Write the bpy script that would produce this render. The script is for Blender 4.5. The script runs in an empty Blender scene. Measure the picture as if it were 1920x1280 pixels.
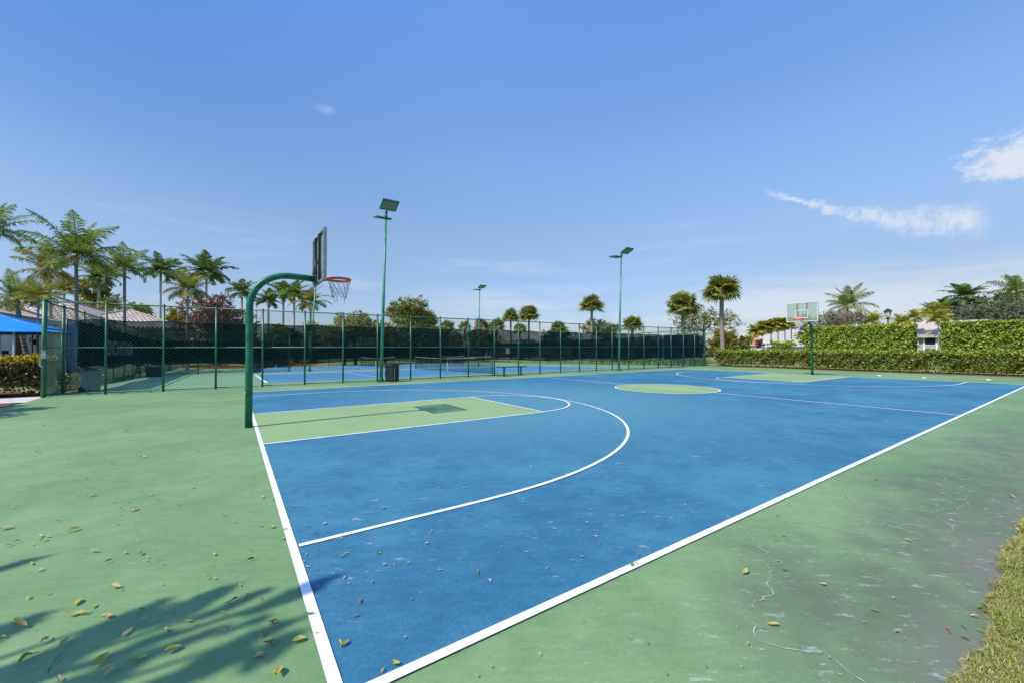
import bpy, math, random
import numpy as np
from mathutils import Vector, Matrix
R = math.radians
scene = bpy.context.scene
COL = scene.collection

# ------------------------------------------------------------------ helpers
def terrain(y):
    """Height of the ground: flat court side, tennis side falls gently away."""
    return 0.0 if y < 17.2 else -0.019 * (min(y, 54.0) - 17.2)

class MB:
    """Collects shapes and links them as ONE mesh object."""
    def __init__(s):
        s.v = []; s.f = []; s.m = []; s.sm = []
    def add(s, vs, fs, m=0, smooth=False):
        o = len(s.v); s.v += [tuple(p) for p in vs]
        for f in fs:
            s.f.append([i + o for i in f]); s.m.append(m); s.sm.append(smooth)
    def quad(s, *p, m=0): s.add(p, [list(range(len(p)))], m)
    def box(s, c, d, rz=0.0, m=0, rx=0.0, ry=0.0):
        x, y, z = d[0] / 2, d[1] / 2, d[2] / 2
        M = Matrix.Rotation(rz, 3, 'Z') @ Matrix.Rotation(ry, 3, 'Y') @ Matrix.Rotation(rx, 3, 'X')
        vs = [M @ Vector(p) + Vector(c) for p in ((-x,-y,-z),(x,-y,-z),(x,y,-z),(-x,y,-z),(-x,-y,z),(x,-y,z),(x,y,z),(-x,y,z))]
        s.add(vs, [[3,2,1,0],[4,5,6,7],[0,1,5,4],[1,2,6,5],[2,3,7,6],[3,0,4,7]], m)
    def tube(s, pts, r, n=8, m=0, caps=True, smooth=True, closed=False):
        pts = [Vector(p) for p in pts]; k = len(pts)
        rs = r if isinstance(r, (list, tuple)) else [r] * k
        up = None; rings = []
        for i in range(k):
            if closed: t = pts[(i + 1) % k] - pts[i - 1]
            else: t = pts[min(i + 1, k - 1)] - pts[max(i - 1, 0)]
            t.normalize()
            if up is None:
                up = t.orthogonal()
            up = (up - t * up.dot(t))
            if up.length < 1e-6: up = t.orthogonal()
            up.normalize()
            w = t.cross(up)
            rings.append([pts[i] + (up * math.cos(2 * math.pi * j / n) + w * math.sin(2 * math.pi * j / n)) * rs[i] for j in range(n)])
        vs = [p for q in rings for p in q]; fs = []
        for i in range(k if closed else k - 1):
            a, b = i * n, ((i + 1) % k) * n
            for j in range(n):
                fs.append([a + j, a + (j + 1) % n, b + (j + 1) % n, b + j])
        s.add(vs, fs, m, smooth)
        if caps and not closed:
            o = len(s.v) - len(vs)
            s.f.append([o + j for j in range(n)][::-1]); s.m.append(m); s.sm.append(False)
            s.f.append([o + (k - 1) * n + j for j in range(n)]); s.m.append(m); s.sm.append(False)
    def prism(s, poly, z0, z1, m=0):
        n = len(poly)
        vs = [(x, y, z0) for x, y in poly] + [(x, y, z1) for x, y in poly]
        fs = [list(range(n))[::-1], [n + i for i in range(n)]]
        fs += [[i, (i + 1) % n, n + (i + 1) % n, n + i] for i in range(n)]
        s.add(vs, fs, m)
    def obj(s, name, mats, parent=None, bevel=0.0):
        me = bpy.data.meshes.new(name)
        me.from_pydata(s.v, [], s.f)
        for m in (mats if isinstance(mats, (list, tuple)) else [mats]): me.materials.append(m)
        me.polygons.foreach_set('material_index', s.m)
        me.polygons.foreach_set('use_smooth', s.sm)
        me.update()
        return link(name, me, parent, bevel)

def link(name, me, parent=None, bevel=0.0):
    o = bpy.data.objects.new(name, me); COL.objects.link(o)
    if parent is not None: o.parent = parent
    if bevel:
        b = o.modifiers.new('bevel', 'BEVEL'); b.width = bevel; b.segments = 2; b.limit_method = 'ANGLE'
    return o

def arr_obj(name, V, F, mats, parent=None, mi=None, smooth=False):
    """Mesh object from numpy vertex rows and equal-sided face rows."""
    V = np.asarray(V, np.float32); F = np.asarray(F, np.int32); n, k = F.shape
    me = bpy.data.meshes.new(name)
    me.vertices.add(len(V)); me.vertices.foreach_set('co', V.ravel())
    me.loops.add(n * k); me.loops.foreach_set('vertex_index', F.ravel())
    me.polygons.add(n); me.polygons.foreach_set('loop_start', np.arange(n, dtype=np.int32) * k)
    try: me.polygons.foreach_set('loop_total', np.full(n, k, np.int32))
    except Exception: pass
    for m in (mats if isinstance(mats, (list, tuple)) else [mats]): me.materials.append(m)
    if mi is not None: me.polygons.foreach_set('material_index', np.asarray(mi, np.int32))
    me.polygons.foreach_set('use_smooth', np.full(n, smooth))
    me.update(calc_edges=True); me.validate()
    return link(name, me, parent)

def tag(o, label, cat=None, group=None, kind=None):
    o['label'] = label
    if cat: o['category'] = cat
    if group: o['group'] = group
    if kind: o['kind'] = kind
    return o

def thing(name, label, cat, loc=(0, 0, 0), rz=0.0, group=None):
    o = bpy.data.objects.new(name, None); COL.objects.link(o)
    o.location = loc; o.rotation_euler = (0, 0, rz); o.empty_display_size = 0.2
    return tag(o, label, cat, group)

# ------------------------------------------------------------------ materials
def new_mat(name):
    m = bpy.data.materials.new(name); m.use_nodes = True
    nt = m.node_tree; nt.nodes.clear()
    out = nt.nodes.new('ShaderNodeOutputMaterial')
    return m, nt, out
def N(nt, t, **kw):
    n = nt.nodes.new(t)
    for k, v in kw.items(): setattr(n, k, v)
    return n
def rgba(c): return (c[0], c[1], c[2], 1.0)
def math_n(nt, op, a, b=None, c=None, clamp=False):
    n = N(nt, 'ShaderNodeMath', operation=op, use_clamp=clamp)
    for i, x in enumerate((a, b, c)):
        if x is None: continue
        if isinstance(x, (int, float)): n.inputs[i].default_value = x
        else: nt.links.new(x, n.inputs[i])
    return n.outputs[0]
def mixc(nt, f, a, b, mode='MIX'):
    n = N(nt, 'ShaderNodeMix', data_type='RGBA', blend_type=mode)
    for i, x in ((0, f), (6, a), (7, b)):
        if isinstance(x, (int, float)): n.inputs[i].default_value = x
        elif isinstance(x, tuple): n.inputs[i].default_value = rgba(x)
        else: nt.links.new(x, n.inputs[i])
    return n.outputs[2]
def noise(nt, vec, scale, detail=3, rough=0.6):
    n = N(nt, 'ShaderNodeTexNoise'); n.inputs['Scale'].default_value = scale
    n.inputs['Detail'].default_value = detail; n.inputs['Roughness'].default_value = rough
    if vec is not None: nt.links.new(vec, n.inputs['Vector'])
    return n.outputs['Fac']
def ramp(nt, fac, lo, hi):
    n = N(nt, 'ShaderNodeMapRange'); n.interpolation_type = 'SMOOTHSTEP'
    n.inputs['From Min'].default_value = lo; n.inputs['From Max'].default_value = hi
    nt.links.new(fac, n.inputs['Value']); return n.outputs['Result']
def coords(nt, scale=(1, 1, 1), rot=(0, 0, 0)):
    tc = N(nt, 'ShaderNodeTexCoord'); src = tc.outputs['Object']
    if any(rot):
        mr = N(nt, 'ShaderNodeMapping'); mr.inputs['Rotation'].default_value = rot; nt.links.new(src, mr.inputs['Vector']); src = mr.outputs['Vector']
    mp = N(nt, 'ShaderNodeMapping'); mp.inputs['Scale'].default_value = scale
    nt.links.new(src, mp.inputs['Vector']); return mp.outputs['Vector']
def principled(nt, out, color, rough=0.6, metal=0.0, spec=0.5, bump=None, bstr=0.3, bdist=0.01):
    p = N(nt, 'ShaderNodeBsdfPrincipled')
    if isinstance(color, tuple): p.inputs['Base Color'].default_value = rgba(color)
    else: nt.links.new(color, p.inputs['Base Color'])
    if isinstance(rough, (int, float)): p.inputs['Roughness'].default_value = rough
    else: nt.links.new(rough, p.inputs['Roughness'])
    p.inputs['Metallic'].default_value = metal
    p.inputs['Specular IOR Level'].default_value = spec
    if bump is not None:
        b = N(nt, 'ShaderNodeBump'); b.inputs['Strength'].default_value = bstr; b.inputs['Distance'].default_value = bdist
        nt.links.new(bump, b.inputs['Height']); nt.links.new(b.outputs[0], p.inputs['Normal'])
    if out is not None: nt.links.new(p.outputs[0], out.inputs['Surface'])
    return p
def simple(name, col, rough=0.6, metal=0.0, var=0.15, scale=6.0, spec=0.5, bump=0.0):
    """Painted or plain surface with worn, uneven tone."""
    m, nt, out = new_mat(name); c = coords(nt)
    n1 = noise(nt, c, scale, 4); n2 = noise(nt, c, scale * 9, 2)
    f = math_n(nt, 'ADD', math_n(nt, 'MULTIPLY', n1, 0.7), math_n(nt, 'MULTIPLY', n2, 0.3))
    lo = tuple(max(0, x * (1 - var * 1.6)) for x in col); hi = tuple(min(1, x * (1 + var * 1.6)) for x in col)
    r = math_n(nt, 'ADD', math_n(nt, 'MULTIPLY', n1, 0.25), rough - 0.12)
    principled(nt, out, mixc(nt, ramp(nt, f, 0.3, 0.7), lo, hi), r, metal, spec, n2 if bump else None, bump, 0.01)
    return m
def leafmat(name, cols, trans=0.3, rough=0.55, spec=0.15):
    """Leaves: each leaf takes its own shade; light passes through a little."""
    m, nt, out = new_mat(name)
    g = N(nt, 'ShaderNodeNewGeometry'); cr = N(nt, 'ShaderNodeValToRGB')
    e = cr.color_ramp; e.elements[0].position = 0.0; e.elements[1].position = 1.0
    e.elements[0].color = rgba(cols[0]); e.elements[1].color = rgba(cols[-1])
    for i, c in enumerate(cols[1:-1]):
        q = e.elements.new((i + 1) / (len(cols) - 1)); q.color = rgba(c)
    nt.links.new(g.outputs['Random Per Island'], cr.inputs[0])
    p = principled(nt, None, cr.outputs[0], rough, spec=spec)
    t = N(nt, 'ShaderNodeBsdfTranslucent')
    nt.links.new(mixc(nt, 1.0, cr.outputs[0], (1.0, 1.0, 0.55), 'MULTIPLY'), t.inputs['Color'])
    mx = N(nt, 'ShaderNodeMixShader'); mx.inputs[0].default_value = trans
    nt.links.new(p.outputs[0], mx.inputs[1]); nt.links.new(t.outputs[0], mx.inputs[2])
    nt.links.new(mx.outputs[0], out.inputs['Surface'])
    return m
def screenmat(name, col, clear, wr=0.0):
    """Woven mesh cloth: part of the light goes straight through the weave."""
    m, nt, out = new_mat(name); c = coords(nt)
    n1 = noise(nt, c, 1.3, 4)
    p = N(nt, 'ShaderNodeBsdfDiffuse'); nt.links.new(mixc(nt, ramp(nt, n1, 0.3, 0.7), tuple(x * 0.6 for x in col), tuple(x * 1.5 for x in col)), p.inputs['Color'])
    t = N(nt, 'ShaderNodeBsdfTransparent'); t.inputs[0].default_value = (0.92, 1.0, 1.0, 1)
    f = math_n(nt, 'ADD', math_n(nt, 'MULTIPLY', ramp(nt, n1, 0.35, 0.65), 0.14), 1 - clear - 0.07, clamp=True)
    mx = N(nt, 'ShaderNodeMixShader'); nt.links.new(f, mx.inputs[0])
    nt.links.new(t.outputs[0], mx.inputs[1]); nt.links.new(p.outputs[0], mx.inputs[2])
    nt.links.new(mx.outputs[0], out.inputs['Surface'])
    return m
def inv_(nt, x): return math_n(nt, 'SUBTRACT', 1.0, x)
def lin_(nt, x, a, b): return math_n(nt, 'ADD', math_n(nt, 'MULTIPLY', x, a), b)
def courtmat(name, base, alt, scuff=0.5, dirt=0.0, mottled=0.5, paler=None):
    """Acrylic sport surface: mottled tone, fine grain, chalky scuffs; dirt = worn strip near the grass edge."""
    m, nt, out = new_mat(name); c = coords(nt); cs = coords(nt, (0.5, 2.0, 1), (0, 0, R(36)))
    big = noise(nt, c, 0.35, 4, 0.6); mid = noise(nt, c, 2.2, 5, 0.65); grain = noise(nt, c, 170, 2, 0.7)
    st = noise(nt, coords(nt, (1.2, 3.6, 1), (0, 0, R(30))), 4.0, 6, 0.7); spk = noise(nt, c, 38, 3, 0.75)
    f = math_n(nt, 'ADD', math_n(nt, 'ADD', math_n(nt, 'MULTIPLY', big, 0.42), math_n(nt, 'MULTIPLY', mid, 0.22)), math_n(nt, 'ADD', math_n(nt, 'MULTIPLY', st, 0.20), math_n(nt, 'MULTIPLY', spk, 0.16)))
    col = mixc(nt, math_n(nt, 'MULTIPLY', ramp(nt, f, 0.40, 0.60), mottled), base, alt)
    if paler:  # rounded paler patch with an uneven rim, mixed in around one point
        fx, fy, fr_, fc_ = paler
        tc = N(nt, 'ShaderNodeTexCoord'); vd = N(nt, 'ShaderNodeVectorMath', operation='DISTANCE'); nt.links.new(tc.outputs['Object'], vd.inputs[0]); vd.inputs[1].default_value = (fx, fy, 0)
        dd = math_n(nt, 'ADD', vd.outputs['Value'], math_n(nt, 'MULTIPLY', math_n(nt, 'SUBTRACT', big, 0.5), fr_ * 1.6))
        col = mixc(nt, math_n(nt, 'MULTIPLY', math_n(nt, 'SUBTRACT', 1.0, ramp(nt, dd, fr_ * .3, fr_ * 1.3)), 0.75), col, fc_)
    col = mixc(nt, math_n(nt, 'MULTIPLY', math_n(nt, 'SUBTRACT', grain, 0.5), 0.9), col, (1, 1, 1), 'SOFT_LIGHT')
    s1 = noise(nt, cs, 6.5, 8, 0.78); s2 = noise(nt, c, 0.6, 2)
    gate = ramp(nt, s2, 0.40, 0.54)
    sm = math_n(nt, 'MULTIPLY', ramp(nt, s1, 0.605, 0.665), gate)
    chalk = tuple(0.45 * x + 0.33 for x in base)
    # the same scuffs gather towards the grass side of the court
    tc = N(nt, 'ShaderNodeTexCoord'); sp = N(nt, 'ShaderNodeSeparateXYZ'); nt.links.new(tc.outputs['Object'], sp.inputs[0])
    near = math_n(nt, 'SUBTRACT', 1.0, ramp(nt, sp.outputs[1], 0.0, 6.0))
    col = mixc(nt, math_n(nt, 'MULTIPLY', sm, math_n(nt, 'ADD', math_n(nt, 'MULTIPLY', near, scuff), scuff * 0.35)), col, chalk)
    fine = math_n(nt, 'MULTIPLY', ramp(nt, noise(nt, coords(nt, (.6, 1.8, 1), (0, 0, R(34))), 30, 5, 0.8), 0.645, 0.70), ramp(nt, noise(nt, c, 0.9, 2), 0.44, 0.58))
    col = mixc(nt, math_n(nt, 'MULTIPLY', fine, 0.55 * scuff), col, (0.55, 0.58, 0.56))
    if dirt:
        wob = math_n(nt, 'MULTIPLY', math_n(nt, 'SUBTRACT', noise(nt, c, 0.8, 5, 0.65), 0.5), 2.2)
        yy = math_n(nt, 'ADD', sp.outputs[1], wob)
        d1 = math_n(nt, 'SUBTRACT', 1.0, ramp(nt, yy, -1.0, 0.15))
        xm = math_n(nt, 'MULTIPLY', ramp(nt, sp.outputs[0], 0.9, 2.6), math_n(nt, 'SUBTRACT', 1.0, math_n(nt, 'MULTIPLY', ramp(nt, sp.outputs[0], 9, 16), 0.6)))
        d1 = math_n(nt, 'MULTIPLY', d1, xm)
        col = mixc(nt, math_n(nt, 'MULTIPLY', math_n(nt, 'MULTIPLY', d1, dirt), lin_(nt, ramp(nt, noise(nt, c, 3.0, 6, 0.7), 0.35, 0.6), .3, .7)), col, (0.088, 0.104, 0.072))
        edge = math_n(nt, 'SUBTRACT', 1.0, ramp(nt, yy, -1.75, -1.05))
        col = mixc(nt, math_n(nt, 'MULTIPLY', edge, 0.8), col, (0.165, 0.150, 0.125))
        w1 = noise(nt, coords(nt, (0.8, 2.2, 1), (0, 0, R(38))), 6.5, 9, 0.80)
        wz = math_n(nt, 'SUBTRACT', 1.0, ramp(nt, sp.outputs[1], -1.1, 0.3))
        wm = math_n(nt, 'MULTIPLY', math_n(nt, 'MULTIPLY', ramp(nt, w1, 0.56, 0.64), wz), 0.55)
        col = mixc(nt, wm, col, (0.46, 0.47, 0.46))
    g2 = noise(nt, c, 75, 4, 0.85)
    col = mixc(nt, math_n(nt, 'MULTIPLY', ramp(nt, g2, 0.56, 0.70), 0.22), col, tuple(0.6 * x + 0.2 for x in base))
    col = mixc(nt, math_n(nt, 'MULTIPLY', inv_(nt, ramp(nt, g2, 0.30, 0.44)), 0.35), col, tuple(x * 0.6 for x in base))
    mk = noise(nt, coords(nt, (1.0, 3.0, 1), (0, 0, R(40))), 1.3, 7, 0.72)
    col = mixc(nt, math_n(nt, 'MULTIPLY', ramp(nt, mk, 0.58, 0.72), 0.30), col, tuple(x * 0.55 for x in base))
    bump = math_n(nt, 'ADD', grain, math_n(nt, 'MULTIPLY', noise(nt, c, 60, 3), 0.6))
    principled(nt, out, col, 0.72, spec=0.35, bump=bump, bstr=0.35, bdist=0.004)
    return m
def grassmat(name, cols):
    m, nt, out = new_mat(name); c = coords(nt)
    a = noise(nt, c, 0.25, 5, 0.65); b = noise(nt, c, 9, 4, 0.7)
    col = mixc(nt, ramp(nt, a, 0.35, 0.65), cols[0], cols[1])
    col = mixc(nt, ramp(nt, b, 0.45, 0.7), col, cols[2])
    principled(nt, out, col, 0.9, spec=0.1, bump=b, bstr=0.8, bdist=0.05)
    return m
def roofmat(name, along):
    """Barrel tiles: columns along one axis, rows by height."""
    m, nt, out = new_mat(name)
    tc = N(nt, 'ShaderNodeTexCoord'); sp = N(nt, 'ShaderNodeSeparateXYZ'); nt.links.new(tc.outputs['Object'], sp.inputs[0])
    a = sp.outputs[0] if along == 'x' else sp.outputs[1]
    row = math_n(nt, 'DIVIDE', sp.outputs[2], 0.22); rid = math_n(nt, 'FLOOR', row); rf = math_n(nt, 'FRACT', row)
    cc = math_n(nt, 'ADD', math_n(nt, 'DIVIDE', a, 0.40), math_n(nt, 'MULTIPLY', rid, 0.5))
    w = math_n(nt, 'ABSOLUTE', math_n(nt, 'SINE', math_n(nt, 'MULTIPLY', cc, math.pi)))
    wn = N(nt, 'ShaderNodeTexWhiteNoise'); wn.noise_dimensions = '2D'
    cb = N(nt, 'ShaderNodeCombineXYZ'); nt.links.new(math_n(nt, 'FLOOR', cc), cb.inputs[0]); nt.links.new(rid, cb.inputs[1])
    nt.links.new(cb.outputs[0], wn.inputs['Vector'])
    col = mixc(nt, wn.outputs['Value'], (0.44, 0.35, 0.29), (0.60, 0.50, 0.43))
    gap = math_n(nt, 'MULTIPLY', math_n(nt, 'SUBTRACT', 1.0, ramp(nt, w, 0.05, 0.45)), 0.75)
    lip = math_n(nt, 'MULTIPLY', math_n(nt, 'SUBTRACT', 1.0, ramp(nt, rf, 0.0, 0.22)), 0.6)
    col = mixc(nt, math_n(nt, 'MAXIMUM', gap, lip), col, (0.20, 0.13, 0.11))
    col = mixc(nt, math_n(nt, 'MULTIPLY', ramp(nt, noise(nt, tc.outputs['Object'], 0.8, 4), 0.45, 0.7), 0.4), col, (0.42, 0.33, 0.28))
    h = math_n(nt, 'SUBTRACT', w, math_n(nt, 'MULTIPLY', rf, 0.6))
    principled(nt, out, col, 0.85, spec=0.2, bump=h, bstr=1.0, bdist=0.08)
    return m
def barkmat(name, a, b, ring=0.0):
    m, nt, out = new_mat(name); c = coords(nt, (1, 1, 1)); n = noise(nt, c, 7, 5, 0.7)
    f = n
    if ring:
        tc = N(nt, 'ShaderNodeTexCoord'); sp = N(nt, 'ShaderNodeSeparateXYZ'); nt.links.new(tc.outputs['Object'], sp.inputs[0])
        r = math_n(nt, 'FRACT', math_n(nt, 'ADD', math_n(nt, 'DIVIDE', sp.outputs[2], ring), math_n(nt, 'MULTIPLY', n, 0.5)))
        f = math_n(nt, 'ADD', math_n(nt, 'MULTIPLY', r, 0.5), math_n(nt, 'MULTIPLY', n, 0.5))
    principled(nt, out, mixc(nt, ramp(nt, f, 0.3, 0.7), a, b), 0.9, spec=0.1, bump=f, bstr=0.8, bdist=0.03)
    return m

GREEN_A, GREEN_B = (0.122, 0.224, 0.090), (0.203, 0.304, 0.138)
M = {}
M['apron'] = courtmat('green_acrylic', GREEN_A, GREEN_B, 0.42, 0.74, 0.95)
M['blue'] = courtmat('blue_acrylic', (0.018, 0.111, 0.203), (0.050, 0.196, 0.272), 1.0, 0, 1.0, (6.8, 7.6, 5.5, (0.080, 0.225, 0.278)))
M['key'] = courtmat('pale_green_acrylic', (0.214, 0.315, 0.129), (0.261, 0.365, 0.168), 0.15, 0, 0.8)
M['tgreen'] = courtmat('tennis_green_acrylic', (0.153, 0.279, 0.144), (0.198, 0.324, 0.171), 0.1)
M['tblue'] = courtmat('tennis_blue_acrylic', (0.041, 0.171, 0.324), (0.072, 0.225, 0.378), 0.1)
M['white'] = simple('white_line_paint', (0.74, 0.76, 0.76), 0.6, 0, 0.10, 7.0, 0.3)
M['crack'] = simple('filled_crack', (0.33, 0.36, 0.29), 0.9, 0, 0.3, 5.0)
M['grassland'] = grassmat('lawn', ((0.13, 0.17, 0.045), (0.20, 0.23, 0.07), (0.28, 0.27, 0.12)))
M['soil'] = grassmat('thatch', ((0.16, 0.12, 0.07), (0.24, 0.20, 0.11), (0.34, 0.29, 0.17)))
M['mulch'] = grassmat('red_mulch', ((0.14, 0.060, 0.038), (0.20, 0.090, 0.055), (0.08, 0.042, 0.028)))
M['concrete'] = simple('concrete', (0.52, 0.50, 0.46), 0.85, 0, 0.12, 2.0, 0.3, 0.3)
M['asphalt'] = simple('pale_asphalt', (0.30, 0.30, 0.29), 0.9, 0, 0.12, 0.3)
M['post'] = simple('green_fence_paint', (0.016, 0.119, 0.068), 0.38, 0, 0.25, 4.0, 0.5)
M['wire'] = simple('green_vinyl_wire', (0.018, 0.115, 0.078), 0.5, 0, 0.15, 2.0)
M['pole'] = simple('green_pole_paint', (0.006, 0.120, 0.060), 0.42, 0, 0.32, 4.0, 0.4)
M['lightpole'] = simple('light_pole_paint', (0.05, 0.25, 0.17), 0.4, 0, 0.2, 2.0, 0.5)
M['lamphead'] = simple('lamp_head_paint', (0.02, 0.13, 0.09), 0.45, 0, 0.2, 4.0)
M['lamplens'] = simple('lamp_lens', (0.20, 0.21, 0.19), 0.3, 0, 0.25, 12.0)
M['screen_front'] = screenmat('front_screen_mesh', (0.004, 0.007, 0.011), 0.17)
M['screen_dark'] = screenmat('dark_screen_mesh', (0.007, 0.011, 0.022), 0.10)
M['screen_navy'] = screenmat('navy_screen_mesh', (0.006, 0.013, 0.030), 0.12)
M['screen_grey'] = screenmat('grey_screen_mesh', (0.085, 0.12, 0.18), 0.08)
M['hem'] = simple('black_hem', (0.008, 0.010, 0.012), 0.8)
M['letter'] = simple('pale_blue_letter_print', (0.60, 0.78, 0.90), 0.7, 0, 0.35, 9.0)
M['netmesh'] = screenmat('net_cord_mesh', (0.012, 0.014, 0.016), 0.55)
M['tape'] = simple('white_net_tape', (0.72, 0.72, 0.70), 0.7, 0, 0.08)
M['alu'] = simple('grey_aluminium', (0.36, 0.37, 0.37), 0.42, 0.55, 0.18, 8.0)
M['darkmetal'] = simple('dark_steel', (0.035, 0.038, 0.04), 0.5, 0.3, 0.2)
M['board_white'] = simple('board_border_paint', (0.60, 0.61, 0.55), 0.5, 0, 0.08)
M['rim'] = simple('orange_rim_paint', (0.72, 0.085, 0.025), 0.4, 0, 0.2, 15.0)
M['cord'] = simple('worn_net_cord', (0.30, 0.28, 0.27), 0.8, 0, 0.35, 30.0)
M['cordwhite'] = simple('white_net_cord', (0.62, 0.58, 0.55), 0.8, 0, 0.3, 30.0)
M['plastic_grey'] = simple('grey_plastic', (0.17, 0.22, 0.25), 0.5, 0, 0.15)
M['black'] = simple('black_plastic', (0.010, 0.013, 0.016), 0.45, 0, 0.3)
M['bag'] = simple('black_bag', (0.012, 0.013, 0.015), 0.28, 0, 0.3, 14.0)
M['pale_strip'] = simple('pale_bin_trim', (0.45, 0.47, 0.45), 0.5)
M['galv'] = simple('galvanised_steel', (0.42, 0.46, 0.46), 0.45, 0.5, 0.15)
M['canopy'] = simple('blue_canopy_cloth', (0.010, 0.20, 0.62), 0.7, 0, 0.10, 0.9, 0.2)
M['canopyfold'] = simple('pale_canopy_seam', (0.16, 0.42, 0.78), 0.7)
M['picket'] = simple('dark_picket', (0.020, 0.035, 0.055), 0.6, 0, 0.3, 5.0)
M['stucco'] = simple('peach_stucco', (0.74, 0.57, 0.45), 0.9, 0, 0.08, 1.5, 0.2, 0.2)
M['stucco2'] = simple('pale_stucco', (0.72, 0.69, 0.61), 0.9, 0, 0.08, 1.5, 0.2, 0.2)
M['stuccogrey'] = simple('grey_stucco', (0.36, 0.35, 0.33), 0.9, 0, 0.08, 1.5, 0.2, 0.2)
M['brown'] = simple('dark_brown_timber', (0.075, 0.028, 0.018), 0.6, 0, 0.25, 3.0)
M['fascia'] = simple('cream_fascia', (0.52, 0.46, 0.40), 0.8, 0, 0.08)
M['roofx'] = roofmat('clay_tiles_x', 'x'); M['roofy'] = roofmat('clay_tiles_y', 'y')
M['roofpink'] = simple('pink_shingle', (0.44, 0.37, 0.31), 0.9, 0, 0.15, 3.0)
M['rooforange'] = simple('orange_tile_far', (0.55, 0.25, 0.14), 0.9, 0, 0.2, 1.0)
M['housewhite'] = simple('white_house_wall', (0.66, 0.63, 0.58), 0.9)
M['glass'] = simple('dark_window_glass', (0.02, 0.025, 0.03), 0.1, 0, 0.2, 2.0, 0.6)
M['glasspale'] = simple('pale_louvre_glass', (0.30, 0.36, 0.36), 0.2, 0, 0.2, 2.0, 0.6)
M['carwhite'] = simple('white_car_paint', (0.62, 0.64, 0.66), 0.25, 0, 0.04)
M['tyre'] = simple('tyre_rubber', (0.015, 0.015, 0.016), 0.8)
M['lantern'] = simple('frosted_lantern', (0.60, 0.60, 0.57), 0.4, 0, 0.1)
M['bark'] = barkmat('grey_bark', (0.10, 0.085, 0.07), (0.24, 0.21, 0.18))
M['barkdark'] = barkmat('dark_bark', (0.03, 0.026, 0.022), (0.10, 0.085, 0.07))
M['barkpale'] = barkmat('pale_bark', (0.28, 0.25, 0.22), (0.46, 0.43, 0.39))
M['palmtrunk'] = barkmat('coconut_trunk', (0.14, 0.125, 0.115), (0.32, 0.295, 0.27), 0.22)
M['palmgrey'] = barkmat('grey_palm_trunk', (0.22, 0.20, 0.18), (0.40, 0.37, 0.34), 0.25)
M['royaltrunk'] = barkmat('royal_trunk', (0.36, 0.33, 0.29), (0.55, 0.51, 0.45), 0.3)
M['sabaltrunk'] = barkmat('sabal_trunk', (0.20, 0.15, 0.12), (0.42, 0.34, 0.28), 0.12)
M['shaft'] = simple('green_crownshaft', (0.16, 0.26, 0.07), 0.45, 0, 0.2, 2.0)
M['leaf_coco'] = leafmat('coconut_leaf', ((0.087, 0.140, 0.037), (0.186, 0.259, 0.060), (0.285, 0.350, 0.081), (0.393, 0.400, 0.112)), 0.30, 0.5)
M['leaf_cocoy'] = leafmat('yellow_coconut_leaf', ((0.110, 0.136, 0.022), (0.222, 0.235, 0.035), (0.340, 0.313, 0.048), (0.287, 0.214, 0.058)), 0.30, 0.5)
M['leaf_royal'] = leafmat('royal_leaf', ((0.063, 0.126, 0.039), (0.131, 0.211, 0.064), (0.208, 0.295, 0.081)), 0.30, 0.5)
M['leaf_sabal'] = leafmat('sabal_leaf', ((0.076, 0.109, 0.024), (0.171, 0.203, 0.041), (0.290, 0.305, 0.064), (0.410, 0.372, 0.093)), 0.30, 0.5)
M['leaf_palmfar'] = leafmat('far_palm_leaf', ((0.171, 0.192, 0.032), (0.343, 0.343, 0.052), (0.558, 0.465, 0.069)), 0.3)
M['leaf_dead'] = leafmat('dead_frond', ((0.18, 0.13, 0.085), (0.30, 0.22, 0.14)), 0.15)
M['leaf_oak'] = leafmat('oak_leaf', ((0.072, 0.094, 0.022), (0.152, 0.169, 0.034), (0.269, 0.270, 0.058)), 0.25)
M['leaf_pale'] = leafmat('pale_grey_green_leaf', ((0.127, 0.143, 0.034), (0.269, 0.270, 0.068), (0.449, 0.422, 0.116)), 0.28)
M['leaf_grey'] = leafmat('grey_green_leaf', ((0.054, 0.068, 0.034), (0.117, 0.131, 0.077), (0.198, 0.211, 0.135), (0.153, 0.144, 0.108)), 0.2)
M['leaf_dark'] = leafmat('dark_leaf', ((0.036, 0.060, 0.017), (0.090, 0.122, 0.030), (0.169, 0.188, 0.048)), 0.22)
M['leaf_orange'] = leafmat('orange_olive_leaf', ((0.101, 0.120, 0.025), (0.203, 0.199, 0.037), (0.311, 0.264, 0.047), (0.143, 0.208, 0.047)), 0.28)
M['leaf_red'] = leafmat('bronze_red_leaf', ((0.070, 0.024, 0.028), (0.24, 0.095, 0.080), (0.42, 0.225, 0.170), (0.15, 0.11, 0.06), (0.34, 0.14, 0.11)), 0.25, 0.4)
M['leaf_yellow'] = leafmat('yellow_foliage', ((0.204, 0.182, 0.011), (0.428, 0.346, 0.011), (0.561, 0.442, 0.017), (0.143, 0.173, 0.017)), 0.3)
M['leaf_brown'] = leafmat('brown_sparse_leaf', ((0.145, 0.116, 0.087), (0.290, 0.232, 0.174), (0.174, 0.189, 0.087)), 0.2)
M['leaf_lilac'] = leafmat('red_violet_flower', ((0.16, 0.03, 0.07), (0.30, 0.07, 0.12), (0.10, 0.06, 0.05)), 0.2)
M['leaf_hedge'] = leafmat('hedge_leaf', ((0.028, 0.051, 0.009), (0.082, 0.118, 0.016), (0.184, 0.222, 0.025), (0.291, 0.323, 0.038), (0.146, 0.106, 0.033)), 0.25, 0.4, 0.45)
M['leaf_tall'] = leafmat('tall_hedge_leaf', ((0.068, 0.110, 0.014), (0.192, 0.259, 0.026), (0.383, 0.471, 0.041), (0.434, 0.500, 0.057)), 0.28, 0.4, 0.45)
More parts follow.
